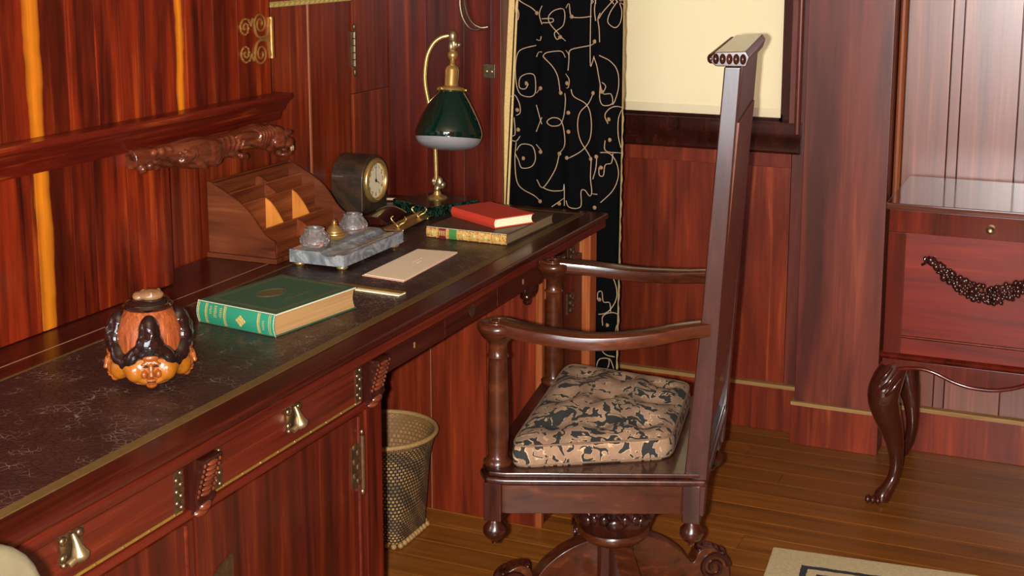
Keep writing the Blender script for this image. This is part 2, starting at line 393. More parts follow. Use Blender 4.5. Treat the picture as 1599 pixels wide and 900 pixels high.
def weave(name, a, b, n1, n2):
    """split-cane weave laid out on the basket's own surface"""
    t = NT(name); tc = t.n('ShaderNodeTexCoord'); mp = t.n('ShaderNodeMapping'); mp.inputs['Scale'].default_value = (n1, n2, 1); mp.inputs['Rotation'].default_value = (0, 0, 0)
    t.l(tc.outputs['UV'], mp.inputs['Vector'])
    br = t.n('ShaderNodeTexBrick'); br.offset = 0.5
    br.inputs['Color1'].default_value = lin(b); br.inputs['Color2'].default_value = lin(tuple(int(x * 0.8) for x in b)); br.inputs['Mortar'].default_value = lin(a)
    br.inputs['Scale'].default_value = 1; br.inputs['Mortar Size'].default_value = 0.2; br.inputs['Brick Width'].default_value = 1.0; br.inputs['Row Height'].default_value = 1.0
    t.l(mp.outputs[0], br.inputs['Vector'])
    mp2 = t.n('ShaderNodeMapping'); mp2.inputs['Scale'].default_value = (n1 * 0.14, n2 * 0.14, 1); t.l(tc.outputs['UV'], mp2.inputs['Vector'])
    sw = t.n('ShaderNodeTexWave', wave_type='BANDS', bands_direction='DIAGONAL'); sw.inputs['Scale'].default_value = 0.42; sw.inputs['Distortion'].default_value = 2; t.l(mp2.outputs[0], sw.inputs['Vector'])
    k = t.ramp(sw.outputs[1], [(0.55, (0, 0, 0)), (0.7, (1, 1, 1))])
    t.set(Base_Color=t.mix(t.math('MULTIPLY', k, 0.5), br.outputs[0], lin(a)), Roughness=0.7); t.bump(br.outputs[1], -0.5, 0.002); return t.m
M['weave'] = weave('black_tan_weave', (26, 22, 20), (176, 134, 78), 72, 36)
M['weaveI'] = weave('tan_weave_inside', (112, 78, 40), (160, 118, 66), 60, 26)
def rugm(w, h):
    t = NT('cream_rug_wool'); tc = t.n('ShaderNodeTexCoord'); sx = t.n('ShaderNodeSeparateXYZ'); t.l(tc.outputs['Object'], sx.inputs[0])
    wob = t.math('MULTIPLY_ADD', t.noise(t.coords(), 60, 2), 0.008, -0.004)
    dx = t.math('SUBTRACT', w / 2, t.math('ABSOLUTE', sx.outputs[0])); dy = t.math('SUBTRACT', h / 2, t.math('ABSOLUTE', sx.outputs[1]))
    d = t.math('ADD', t.math('MINIMUM', dx, dy), wob)
    def band(a, b): return t.math('MULTIPLY', t.math('GREATER_THAN', d, a), t.math('LESS_THAN', d, b))
    base = t.mix(t.noise(t.coords(), 90, 4), lin((172, 152, 110)), lin((206, 188, 146)))
    c = t.mix(band(0.082, 0.098), base, lin((40, 42, 48)))
    c = t.mix(band(0.122, 0.19), c, lin((86, 78, 70))); c = t.mix(band(0.122, 0.132), c, lin((40, 42, 48)))
    t.set(Base_Color=c, Roughness=0.95); t.bump(t.noise(t.coords(), 420, 3), 0.8, 0.004); return t.m
def spine(name):
    t = NT(name); v = t.coords((1, 1, 1)); n = t.noise(v, 170, 3, 0.6, 1.5)
    t.set(Base_Color=t.ramp(n, [(0.38, lin((126, 78, 34))), (0.5, lin((186, 132, 66))), (0.62, lin((214, 170, 96)))]), Roughness=0.45); t.bump(n, 0.2, 0.001); return t.m
M['spine'] = spine('gilt_tan_spine')
def pages(name, a, b, s=900):
    t = NT(name); n = t.noise(t.coords((3, 3, s)), 1, 3); t.set(Base_Color=t.mix(n, lin(a), lin(b)), Roughness=0.8); t.bump(n, 0.3, 0.001); return t.m
M['pageB'] = pages('browned_pages', (130, 92, 50), (190, 150, 98)); M['pageW'] = pages('cream_pages', (236, 216, 168), (252, 240, 206)); M['pageG'] = pages('grey_pages', (84, 66, 44), (150, 126, 92), 600)
M['hood'] = plain('brown_glaze', (30, 17, 15), 0.1, 0, 0.9, 0.3, 40, 0.05)
M['ochre'] = plain('ochre_glaze', (160, 92, 20), 0.25, 0, 0.4, 0.35, 30, 0.1)
M['flesh'] = plain('orange_glaze', (150, 76, 26), 0.25, 0, 0.4, 0.35, 40, 0.1)
M['terra'] = plain('terracotta_glaze', (134, 66, 34), 0.3, 0, 0.3, 0.3, 90, 0.4); M['terra'] = wood('striated_terracotta', (104, 44, 20), (168, 84, 42), (200, 112, 62), axis='z', across=160, along=6, rough=0.35, gain=0.62, bump=0.4)
M['buff'] = plain('buff_glaze', (146, 108, 72), 0.3, 0, 0.3, 0.35, 60, 0.4)
M['uphol'] = plain('pale_upholstery', (98, 88, 62), 0.9, 0, 0, 0.3, 14, 0.1)

# ---------------------------------------------------------------- the setting
XR, XA = -1.988, -1.887          # recessed left wall, face of the panelling in front of it
YP, YF, YPIL = 3.60, 4.148, 4.055
XE, ZC = 2.3, 2.6
fl = struct('floor', MB().box(XR - 0.2, XE, YB - 0.15, 4.4, -0.06, -0.012), M['black'])
w = 0.0915; y = YB; k = 0
shared = {}
while y < YF + 0.02:
    cuts = [XR, -1.35 + 0.55 * ((k * 7) % 5) / 4, 0.35 + 0.6 * ((k * 3) % 5) / 4, XE] if y > 1.6 else [XR, -0.4 + 0.9 * ((k * 7) % 5) / 4, XE]
    for a, b in zip(cuts, cuts[1:]):
        key = round(b - a, 3)
        if key not in shared: shared[key] = mesh_of('plank', MB().box(0.0006, b - a - 0.0006, 0.0008, w - 0.0008, -0.012, 0), 0.0006, 1, 15)
        o = link('plank', shared[key], M['floor'], fl, False); o.location = (a, y, 0)
    y += w; k += 1

def boards(parent, plane, seams, z0, z1, face, back, mat, name='board', gap=0.0011, bev=0.002):
    """upright boards side by side; plane 'x' lies in a wall facing x, 'y' in one facing y"""
    for a, b in zip(seams, seams[1:]):
        m = MB()
        if plane == 'x': m.box(min(face, back), max(face, back), a + gap, b - gap, z0, z1)
        else: m.box(a + gap, b - gap, min(face, back), max(face, back), z0, z1)
        part(name, m, mat, parent, bev)

wl = struct('wall_left', MB().box(XR - 0.2, XR - 0.02, YB - 0.1, 4.3, 0, ZC), M['black'])
boards(wl, 'x', [YB, 0, 1.2, 2.2, 2.62, 2.80, 3.0, 3.172], 0, ZC, XR, XR - 0.03, M['recess'])
boards(wl, 'x', [3.182, 3.397], 0, ZC, XR, XR - 0.03, M['recess'])
boards(wl, 'x', [3.41, 3.618], 0, 1.098, XR, XR - 0.03, M['recess'])
boards(wl, 'x', [3.41, 3.618], 1.099, ZC, XR, XR - 0.03, M['recess'])
part('bead', MB().tube([(XR - 0.001, 3.177, 0.78), (XR - 0.001, 3.177, ZC)], 0.005, 8), M['edge'], wl)
part('door_gap_strip', MB().box(XR - 0.03, XR - 0.014, 3.397, 3.411, 0.78, ZC), M['black'], wl)
# gilt rope moulding
rp = []
for i in range(160): rp.append((XR + 0.005 + 0.003 * cos(i * 0.8), 2.90 + i * 0.5 / 160, 1.372 + 0.003 * sin(i * 0.8)))
part('rope_moulding', MB().box(XR, XR + 0.005, 2.90, 3.397, 1.365, 1.379).tube(rp, 0.0035, 6), M['gilt'], wl)
h = MB().box(XR, XR + 0.004, 3.398, 3.412, 1.176, 1.278)
for i in range(5): h.lathe([(0.0, 0), (0.006, 0.001), (0.006, 0.018), (0, 0.019)], 10, (XR + 0.006, 3.410, 1.178 + i * 0.02))
h.ell((XR + 0.006, 3.41, 1.160), (0.005, 0.005, 0.012)).ell((XR + 0.006, 3.41, 1.29), (0.005, 0.005, 0.01))
part('butt_hinge', h, M['iron'], wl)
# panelling that stands forward of the wall, above the near part of the desk
pl = [YB, 0.6, 1.2, 1.5, 1.72, 1.9, 2.02, 2.12, 2.185, 2.29, 2.432]
boards(wl, 'x', pl, 0.7815, 1.12, XA, XR + 0.001, M['wall'])

wf = MB()
wf.box(XR - 0.2, XE, YF + 0.02, YF + 0.16, 0, 0.975).box(-0.89, XE, YF + 0.02, YF + 0.16, 0.975, ZC)
wf.box(XR - 0.2, -1.62, YF + 0.02, YF + 0.16, 0.975, ZC).box(-1.62, -0.89, YF + 0.02, YF + 0.16, 2.25, ZC)
wfar = struct('wall_far', wf, M['dark'])
part('panel', MB().box(-1.60, -0.885, YF + 0.006, YF + 0.02, 0.15, 0.845), M['far'], wfar, 0.002)
part('stile', MB().box(-0.883, -0.829, YF, YF + 0.02, 0.14, 2.55), M['pil'], wfar, 0.002)
part('rail', MB().box(-1.60, -0.884, YF, YF + 0.02, 0.842, 0.90), M['far'], wfar, 0.002)
boards(wfar, 'y', [-0.557, -0.431, -0.400, -0.242, -0.09, 0.10, 0.28, 0.6, 1.0, 1.6, XE], 0.14, 2.55, YF, YF + 0.02, M['rpan'])
part('corner_bead', MB().tube([(-0.568, YF - 0.004, 0.14), (-0.568, YF - 0.004, 2.55)], 0.011, 10), M['edge'], wfar)
tr = struct('trim_1', MB().box(-0.829, -0.581, YPIL, YF + 0.02, 0.125, 2.58), M['pil'], 0.003)
part('plinth', MB().box(-0.836, -0.574, YPIL - 0.008, YF, 0, 0.125), M['far'], tr, 0.002)
part('plinth_ledge', MB().box(-0.838, -0.572, YPIL - 0.012, YF, 0.1251, 0.137), M['raw'], tr, 0.002)
bb = struct('baseboard_far', MB().box(-1.60, -0.836, YF - 0.012, YF + 0.02, 0, 0.140), M['far'], 0.002)
part('base_ledge', MB().box(-1.60, -0.836, YF - 0.016, YF + 0.02, 0.1401, 0.153), M['raw'], bb, 0.002)
bb = struct('baseboard_right', MB().box(-0.574, XE, YF - 0.012, YF + 0.02, 0, 0.126), M['far'], 0.002)
part('base_ledge', MB().box(-0.574, XE, YF - 0.016, YF + 0.02, 0.1261, 0.139), M['raw'], bb, 0.002)

# window with its casing and sill, behind the blind
W1 = MB().box(-0.934, -0.885, YF + 0.03, YF + 0.075, 0.975, 2.27).box(-1.625, -1.585, YF + 0.03, YF + 0.075, 0.975, 2.27).box(-1.59, -0.92, YF + 0.03, YF + 0.075, 0.970, 1.004).box(-1.59, -0.92, YF + 0.03, YF + 0.075, 2.22, 2.27)
win = struct('window_1', W1, M['dark'], 0.002)
part('pane', MB().box(-1.586, -0.924, YF + 0.066, YF + 0.069, 0.99, 2.23), M['pane'], win)
part('glazing_bar', MB().box(-1.586, -0.924, YF + 0.058, YF + 0.073, 1.60, 1.63), M['dark'], win)
part('casing', MB().box(-0.893, -0.868, YF - 0.012, YF + 0.03, 0.97, 2.3).tube([(-0.866, YF - 0.014, 0.95), (-0.866, YF - 0.014, 2.3)], 0.010, 10), M['pil'], win, 0.002)
sillp = [(YF + 0.03, 0.985), (YF - 0.012, 0.983), (YF - 0.016, 0.972), (YF - 0.014, 0.950), (YF - 0.028, 0.935), (YF - 0.046, 0.915), (YF - 0.050, 0.900), (YF - 0.042, 0.892), (YF + 0.02, 0.889)]
part('sill', MB().prism(sillp, -1.60, -0.852, 'x'), M['dark'], win, smooth=50)
bl = MB().grid(lambda u, v: (-1.575 + 0.648 * u, YF + 0.026 + 0.0015 * sin(9 * u + 2 * v), 0.993 + 1.22 * v), 12, 12)
bl.grid(lambda u, v: (-1.575 + 0.648 * u, YF + 0.0265 + 0.0015 * sin(9 * u + 2 * v), 0.993 + 1.22 * v), 12, 12)
b0 = thing('roller_blind', 'cream roller blind drawn down over the window beside the black curtain', 'blind', (-1.25, YF + 0.027, 0.99))
part('blind_cloth', bl, M['blind'], b0)
part('hem', MB().box(-1.575, -0.927, YF + 0.022, YF + 0.0245, 0.993, 1.020), M['blind'], b0)
part('roller', MB().tube([(-1.58, YF + 0.03, 2.215), (-0.922, YF + 0.03, 2.215)], 0.014, 12), M['blind'], b0)

# partition at the far end of the desk
pt = struct('wall_partition', MB().box(XR - 0.02, -1.622, YP + 0.022, YF + 0.02, 0, ZC), M['parti'])
boards(pt, 'y', [XR, -1.86, -1.735, -1.648, -1.618], 0, ZC, YP + 0.018, YP + 0.04, M['parti'])
struct('ceiling', MB().box(XR - 0.2, XE + 0.1, YB - 0.15, 4.4, ZC, ZC + 0.08), M['paint'])
struct('wall_right', MB().box(XE, XE + 0.1, YB - 0.15, 4.4, 0, ZC), M['recess'])
wb = MB().box(XR - 0.2, XE, YB - 0.12, YB, 0, WZ[0]).box(XR - 0.2, XE, YB - 0.12, YB, WZ[1], ZC)
xs = [XR - 0.2] + [v for p in WIN2 for v in p] + [XE]
for a, b in zip(xs[0::2], xs[1::2]): wb.box(a, b, YB - 0.12, YB, WZ[0], WZ[1])
struct('wall_back', wb, M['recess'])
for i, (a, b) in enumerate(WIN2):
    f = MB()
    for x0, x1, z0, z1 in ((a, a + 0.05, *WZ), (b - 0.05, b, *WZ), (a, b, WZ[0], WZ[0] + 0.05), (a, b, WZ[1] - 0.05, WZ[1]), ((a + b) / 2 - 0.015, (a + b) / 2 + 0.015, *WZ)):
        f.box(x0, x1, YB - 0.10, YB - 0.05, z0, z1)
    wn = struct('window_%d' % (i + 2), f, M['dark'])
    part('pane', MB().box(a + 0.04, b - 0.04, YB - 0.08, YB - 0.076, WZ[0] + 0.04, WZ[1] - 0.04), M['pane'], wn)

# ---------------------------------------------------------------- wall cabinet with carved beast
wc = thing('wall_cabinet', 'tall figured-wood wall cabinet with moulded ledge and scrolled iron hinge above the desk', 'cabinet', (-1.94, 2.0, 1.10))
part('carcass', MB().box(XR + 0.001, XA - 0.018, 0.6, 2.838, 1.13, 2.3), M['dark'], wc, 0.002)
boards(wc, 'x', [0.6, 1.0, 1.3, 1.55, 1.77, 1.952, 2.128, 2.212, 2.285, 2.356, 2.50, 2.61, 2.704, 2.842], 1.16, 2.3, XA, XA - 0.018, M['wall'], 'door_board')
prof = [(XR + 0.001, 1.168), (XA + 0.042, 1.166), (XA + 0.046, 1.160), (XA + 0.044, 1.152), (XA + 0.034, 1.146), (XA + 0.026, 1.136), (XA + 0.022, 1.126), (XA + 0.012, 1.118), (XA + 0.010, 1.106), (XA + 0.004, 1.098), (XR + 0.001, 1.098)]
part('ledge_moulding', MB().prism(prof, 0.6, 2.862, 'y'), M['ledge'], wc, smooth=50)
def spiral(c, r0, r1, a0, turns, n=26, bead=False):
    return [(c[0] + (r0 + (r1 - r0) * i / n) * cos(a0 + turns * 2 * PI * i / n), c[1] + (r0 + (r1 - r0) * i / n) * sin(a0 + turns * 2 * PI * i / n)) for i in range(n + 1)]
hg = MB(); X0 = XA + 0.0025
def flat(pts2, r=0.0026): hg.tube([(X0, a, b) for a, b in pts2], r, 6)
CY, CZ = 2.805, 1.302
for s in (1, -1):
    a = spiral((CY - 0.072, CZ + s * 0.030), 0.024, 0.006, PI * 0.05 * s, s * 1.55)
    flat(a)
    for q in a[::2]: hg.ell((X0 + 0.002, q[0], q[1]), 0.0026, 6, 4)
    b = spiral((CY - 0.008, CZ + s * 0.036), 0.026, 0.007, PI, -s * 1.6)
    flat(b)
    flat(sp2([(CY - 0.048, CZ + s * 0.032), (CY - 0.040, CZ + s * 0.05), (CY - 0.034, CZ + s * 0.036)]))
    flat(sp2([(CY - 0.034, CZ + s * 0.036), (CY - 0.026, CZ + s * 0.012), (CY - 0.006, CZ + s * 0.003), (CY + 0.02, CZ + s * 0.01), (CY + 0.034, CZ + s * 0.045)]), 0.0035)
hg.prism([(CY - 0.012, CZ), (CY + 0.006, CZ + 0.006), (CY + 0.022, CZ + 0.012), (CY + 0.030, CZ + 0.05), (CY + 0.036, CZ + 0.05), (CY + 0.036, CZ - 0.05), (CY + 0.030, CZ - 0.05), (CY + 0.022, CZ - 0.012), (CY + 0.006, CZ - 0.006)], XA, XA + 0.004, 'x')
hg.tube([(XA + 0.003, 2.843, CZ - 0.05), (XA + 0.003, 2.843, CZ + 0.05)], 0.006, 8)
part('scrolled_hinge', hg, M['gold'], wc, label='gilt iron hinge of four beaded scrolls')
# crouching beast, carved in one piece, under the ledge
L = MB()
xb = XA + 0.018
pth = spline([(xb - 0.006, 2.285, 1.085), (xb, 2.34, 1.084), (xb + 0.004, 2.42, 1.078), (xb + 0.008, 2.50, 1.070), (xb + 0.010, 2.58, 1.072), (xb + 0.010, 2.66, 1.079), (xb + 0.014, 2.72, 1.078), (xb + 0.02, 2.765, 1.066)], 4)
rr = [0.019, 0.021, 0.022, 0.021, 0.019, 0.02, 0.021, 0.022, 0.025, 0.028, 0.031, 0.033, 0.033, 0.031, 0.029, 0.027, 0.026, 0.024, 0.023, 0.023, 0.024, 0.025, 0.026, 0.027, 0.027, 0.027, 0.026, 0.026, 0.025]
L.tube(pth, [q * 1.12 for q in rr[:len(pth)]], 12)
R = lambda ax, d: Matrix.Rotation(math.radians(d), 3, ax)
L.ell((xb + 0.030, 2.525, 1.066), (0.022, 0.032, 0.032)).ell((xb + 0.028, 2.44, 1.075), (0.016, 0.036, 0.014), rot=R('X', 24)).ell((xb + 0.030, 2.475, 1.052), (0.012, 0.03, 0.010), rot=R('X', -30)).ell((xb + 0.034, 2.66, 1.088), (0.012, 0.05, 0.010), rot=R('X', -4)).ell((xb + 0.036, 2.70, 1.062), (0.010, 0.04, 0.009), rot=R('X', -14))
L.ell((xb + 0.026, 2.60, 1.054), (0.011, 0.04, 0.010), rot=R('X', -12)).ell((xb + 0.02, 2.36, 1.068), (0.012, 0.035, 0.010), rot=R('X', -15))
for i in range(5): L.ell((xb + 0.014, 2.30 + 0.022 * i, 1.064 + 0.004 * (i % 2)), (0.012, 0.010, 0.011))
for i in range(6): L.ell((xb + 0.016, 2.335 + 0.026 * i, 1.094 - 0.002 * i), (0.011, 0.012, 0.010), rot=R('X', 30))
L.ell((xb + 0.028, 2.772, 1.064), (0.033, 0.036, 0.034)).ell((xb + 0.034, 2.806, 1.052), (0.027, 0.024, 0.016)).ell((xb + 0.050, 2.795, 1.078), (0.012, 0.020, 0.008))   # head, muzzle
L.ell((xb + 0.036, 2.800, 1.026), (0.024, 0.022, 0.008)).ell((xb + 0.050, 2.782, 1.074), (0.008, 0.012, 0.007)).ell((xb + 0.006, 2.79, 1.078), (0.008, 0.010, 0.007))
L.ell((xb + 0.050, 2.760, 1.060), (0.008, 0.018, 0.016)).ell((xb + 0.048, 2.822, 1.052), (0.006, 0.006, 0.006)).ell((xb + 0.02, 2.73, 1.094), (0.018, 0.03, 0.010))
for k in range(6):   # mane locks and ribs
    yy = 2.690 + 0.012 * k; L.tube(spline([(xb + 0.030, yy, 1.100), (xb + 0.044, yy + 0.010, 1.086), (xb + 0.042, yy + 0.004, 1.066), (xb + 0.030, yy + 0.012, 1.050)], 3), 0.0042, 6)
for k in range(5):
    yy = 2.565 + 0.020 * k; L.tube(spline([(xb + 0.028, yy, 1.096), (xb + 0.038, yy - 0.006, 1.078), (xb + 0.032, yy - 0.014, 1.060)], 3), 0.0036, 6)
for k in range(4): L.tube(spline([(xb + 0.034, 2.40 + 0.02 * k, 1.086), (xb + 0.040, 2.415 + 0.02 * k, 1.076), (xb + 0.032, 2.42 + 0.02 * k, 1.060)], 3), 0.004, 6)
for k in range(3): L.ell((xb + 0.040, 2.622 + 0.009 * k, 1.046 - 0.002 * k), (0.007, 0.006, 0.008), 8, 6)
be = part('carved_beast', L, M['lion'], wc, remesh=0.0022, label='dark carved crouching beast with snarling head')
part('tooth', MB().ell((xb + 0.053, 2.812, 1.037), (0.003, 0.003, 0.007)).ell((xb + 0.050, 2.824, 1.037), (0.003, 0.003, 0.007)), M['tooth'], be)
part('eye', MB().ell((xb + 0.054, 2.785, 1.064), (0.004, 0.006, 0.004)), M['bronze'], be)

# iron pull and latch plate on the partition
hk = thing('door_pull', 'dark iron looped pull hanging on the wood beside the lamp top', 'handle', (-1.70, YP, 1.28))
part('outer_loop', MB().tube(spline([(-1.722, YP + 0.008, 1.42), (-1.735, YP - 0.008, 1.37), (-1.728, YP - 0.012, 1.32), (-1.708, YP - 0.012, 1.287), (-1.685, YP - 0.010, 1.278), (-1.668, YP - 0.006, 1.285)], 6), [0.004] * 31, 8), M['iron'], hk)
part('inner_loop', MB().tube(spline([(-1.712, YP + 0.008, 1.42), (-1.718, YP - 0.014, 1.37), (-1.708, YP - 0.018, 1.325), (-1.690, YP - 0.018, 1.298), (-1.668, YP - 0.012, 1.286), (-1.650, YP - 0.004, 1.288)], 6), [0.0035] * 31, 8), M['iron'], hk)
part('back_plate', MB().box(-1.745, -1.70, YP + 0.012, YP + 0.018, 1.40, 1.45), M['iron'], hk, 0.002)
lp = thing('latch_plate', 'small square metal latch plate with two screws beside the curtain', 'latch', (-1.652, YP + 0.018, 1.14))
part('plate', MB().box(-1.672, -1.634, YP + 0.010, YP + 0.0175, 1.138, 1.180), M['iron'], lp, 0.002)
for x in (-1.661, -1.645):
    part('screw', MB().ell((x, YP + 0.010, 1.158), (0.006, 0.003, 0.006)), M['brassD'], lp)

# ---------------------------------------------------------------- desk
DX, DZ, DY0, DY1 = -1.268, 0.78, 0.9, 3.575
dk = thing('pedestal_desk', 'long dark red wooden pedestal desk with leather top and carved brackets', 'desk', (-1.6, 2.2, 0))
part('desk_top', MB().box(XR + 0.003, DX, DY0, DY1, 0.762, DZ), M['deskY'], dk, 0.006, seg=3)
part('edge_moulding', MB().box(XR + 0.003, DX - 0.006, DY0 + 0.006, DY1 - 0.006, 0.738, 0.7605), M['deskF'], dk, 0.005, seg=3)
part('writing_leather', MB().box(-1.745, -1.346, DY0 + 0.03, 3.515, 0.776, 0.7812), M['leather'], dk, 0.0006)
part('border_band', MB().box(-1.3455, -1.324, DY0 + 0.03, 3.532, 0.776, 0.7815), M['tan'], dk, 0.0006)
part('border_band', MB().box(-1.752, -1.7455, DY0 + 0.03, 3.532, 0.776, 0.7815), M['tan'], dk, 0.0006)
part('border_band', MB().box(-1.7455, -1.3455, 3.5155, 3.532, 0.776, 0.7815), M['tan'], dk, 0.0006)
part('joint_line', MB().box(-1.805, -1.8025, DY0 + 0.03, 3.53, 0.776, 0.7805), M['line'], dk)
XFc = -1.304      # carcass front
def carve_scrolls(m, x, y0, y1, z0, z1, n, r):
    for i in range(n):
        z = z0 + (z1 - z0) * (i + 0.5) / n
        m.ell((x, y0 + (y1 - y0) * 0.3, z), (r, (y1 - y0) * 0.28, (z1 - z0) / n * 0.55)).ell((x, y0 + (y1 - y0) * 0.72, z), (r, (y1 - y0) * 0.24, (z1 - z0) / n * 0.5))
ped = part('near_pedestal', MB().box(-1.95, XFc, DY0 + 0.03, 2.30, 0.0, 0.738), M['door'], dk, 0.003)
part('waist_rail', MB().box(XFc, -1.292, DY0 + 0.03, 2.30, 0.636, 0.651), M['deskF'], dk, 0.003)
part('corner_stile', MB().box(XFc, -1.291, 2.238, 2.30, 0.03, 0.636), M['door'], dk, 0.002)
def pull(parent, y, z, x):
    m = MB().prism([(y - 0.026, z + 0.020), (y - 0.012, z + 0.028), (y, z + 0.024), (y + 0.012, z + 0.028), (y + 0.026, z + 0.020), (y + 0.022, z), (y + 0.026, z - 0.018), (y + 0.010, z - 0.024), (y - 0.010, z - 0.024), (y - 0.026, z - 0.018), (y - 0.022, z)], x, x + 0.003, 'x')
    for s in (-1, 1):
        for q in (-1, 1): m.ell((x + 0.004, y + s * 0.017, z + q * 0.013), (0.004, 0.007, 0.007))
        m.ell((x + 0.004, y + s * 0.019, z - 0.022), (0.005, 0.005, 0.005))
    p = part('drawer_pull', m, M['bronze'], parent, label='bronze pierced drop pull')
    part('drop', MB().tube(spline([(x + 0.006, y, z + 0.018), (x + 0.012, y, z + 0.006), (x + 0.016, y + 0.001, z - 0.010), (x + 0.018, y + 0.004, z - 0.020)], 4), [0.0035, 0.004, 0.0045, 0.005, 0.006, 0.007, 0.009, 0.011, 0.013, 0.014, 0.012, 0.010, 0.006], 10).tube(spline([(x + 0.012, y - 0.018, z - 0.020), (x + 0.016, y, z - 0.013), (x + 0.012, y + 0.018, z - 0.018)], 4), 0.006, 8), M['brassD'], p, smooth=60)
def corner_plate(parent, y, x):
    m = MB().box(x, x + 0.0025, y - 0.011, y + 0.011, 0.660, 0.731)
    for i in range(7): m.ell((x + 0.003, y + 0.005 * (-1) ** i, 0.666 + i * 0.0095), (0.0035, 0.0055, 0.005))
    part('corner_mount', m, M['bronze'], parent)
for (a, b) in ((1.12, 1.672), (1.742, 2.232)):
    dr = part('drawer', MB().box(XFc, -1.294, a, b, 0.655, 0.735), M['deskF'], dk, 0.002)
    st = MB().box(-1.2945, -1.2925, a + 0.01, b - 0.01, 0.656, 0.6605)
    part('brass_strip', st, M['olive'], dr)
    for i in range(9):
        part('nail', MB().ell((-1.2920, a + 0.03 + i * (b - a - 0.06) / 8, 0.6583), (0.0018, 0.0022, 0.0022), 6, 4), M['brassD'], dr)
    corner_plate(dr, b - 0.018, -1.2942); corner_plate(dr, a + 0.014, -1.2942)
    pull(dr, 1.411 if a < 1.5 else 1.983, 0.708, -1.2942)
def bracket(yc, wd, flip=False):
    x0 = -1.300
    o = part('carved_bracket', MB().prism([(x0, 0.737), (x0 + 0.036, 0.737), (x0 + 0.034, 0.725), (x0 + 0.026, 0.700), (x0 + 0.018, 0.672), (x0 + 0.022, 0.660), (x0 + 0.012, 0.645), (x0, 0.636)], yc - wd / 2, yc + wd / 2, 'y'), M['dark'], dk, 0.002)
    m = MB()
    for i in range(7):
        z = 0.727 - i * 0.009; xx = x0 + 0.035 - 0.0026 * i
        m.ell((xx, yc, z), (0.005, wd * 0.26, 0.0042)).ell((xx - 0.002, yc - wd * 0.40, z), (0.004, 0.003, 0.004), 8, 5).ell((xx - 0.002, yc + wd * 0.40, z), (0.004, 0.003, 0.004), 8, 5)
    m.ell((x0 + 0.016, yc, 0.652), (0.010, wd * 0.3, 0.009)).ell((x0 + 0.008, yc, 0.640), (0.010, wd * 0.36, 0.008))
    part('gadrooning', m, M['lion'], o)
bracket(1.707, 0.05); bracket(2.268, 0.055)
for (a, b, hy) in ((1.02, 1.692, 1.672), (1.697, 2.236, 2.214)):
    d = part('cupboard_door', MB().box(XFc, -1.2955, a, b, 0.05, 0.632), M['door'], dk, 0.002)
    part('bead', MB().tube([(-1.2955, b - 0.022, 0.06), (-1.2955, b - 0.022, 0.63)], 0.004, 8), M['deskF'], d)
    for z in ((0.537, 0.12) if hy > 2 else (0.12,)):
        m = MB().box(-1.296, -1.2925, hy - 0.030, hy, z - 0.045, z + 0.040).tube([(-1.290, hy + 0.004, z - 0.055), (-1.290, hy + 0.004, z + 0.055)], 0.006, 10)
        m.ell((-1.290, hy + 0.004, z - 0.062), (0.006, 0.006, 0.008)).ell((-1.290, hy + 0.004, z + 0.060), (0.005, 0.005, 0.007))
        for i in range(6): m.ell((-1.292, hy - 0.014 + 0.007 * (-1) ** i, z - 0.036 + i * 0.0145), (0.004, 0.008, 0.008), 8, 6)
        part('door_hinge', m, M['bronze'], d, label='ornate bronze butt hinge')
d = part('lock_mount', MB().prism([(1.735, 0.515), (1.79, 0.535), (1.79, 0.47), (1.735, 0.455)], -1.2955, -1.292, 'x'), M['bronze'], dk)
# kneehole apron: three shallow drawers
for a, b in ((2.302, 2.5835), (2.5875, 2.8605), (2.8645, 3.168)):
    ad = part('apron_drawer', MB().box(-1.325, -1.291, a, b, 0.684, 0.737), M['deskY'], dk, 0.0015)
    if a > 2.5 and b < 3: part('key_escutcheon', MB().mark().lathe([(0, 0), (0.014, 0.0), (0.015, 0.002), (0.011, 0.004), (0.007, 0.003), (0.004, 0.001), (0, 0.001)], 20).xf(Matrix.Translation((-1.2915, 2.722, 0.712)) @ Matrix.Rotation(PI / 2, 4, 'Y')), M['bronze'], ad, label='small round bronze keyhole mount')
    else: part('pin', MB().box(-1.2915, -1.2895, (a + b) / 2 - 0.002, (a + b) / 2 + 0.002, 0.704, 0.716), M['line'], ad)
part('near_corner_scroll', MB().tube(spline([(-1.312, 2.303, 0.60), (-1.312, 2.310, 0.64), (-1.312, 2.322, 0.668), (-1.312, 2.345, 0.680), (-1.312, 2.36, 0.684)], 5), [0.006 + 0.004 * abs(sin(i * 0.4)) for i in range(21)], 8), M['dark'], dk, smooth=60)
# far pedestal
pd = part('far_pedestal', MB().box(-1.95, XFc - 0.004, 3.186, 3.50, 0.0, 0.738), M['door'], dk, 0.003)
for a, b in ((-1.95, -1.795), (-1.795, -1.627), (-1.6255, -1.463), (-1.4625, -1.322)):
    part('side_board', MB().box(a + 0.0006, b - 0.0006, 3.171, 3.187, 0.0, 0.684), M['pedes'], pd, 0.0012)
part('corner_strip', MB().box(-1.3215, -1.303, 3.169, 3.187, 0.0, 0.684), M['edge'], pd, 0.002)
part('seam_light', MB().box(-1.6272, -1.6254, 3.1698, 3.1715, 0.0, 0.684), M['line'], pd)
d = part('cupboard_door', MB().box(-1.308, -1.2985, 3.25, 3.448, 0.05, 0.69), M['door'], dk, 0.002)
for z in (0.572, 0.70):
    m = MB().box(-1.2985, -1.295, 3.33, 3.385, z - 0.028, z + 0.028)
    for i in range(5): m.ell((-1.294, 3.34 + 0.018 * (i % 2) + 0.01, z - 0.02 + i * 0.010), (0.006, 0.009, 0.008), 8, 6)
    part('door_hinge', m, M['bronze'], d)
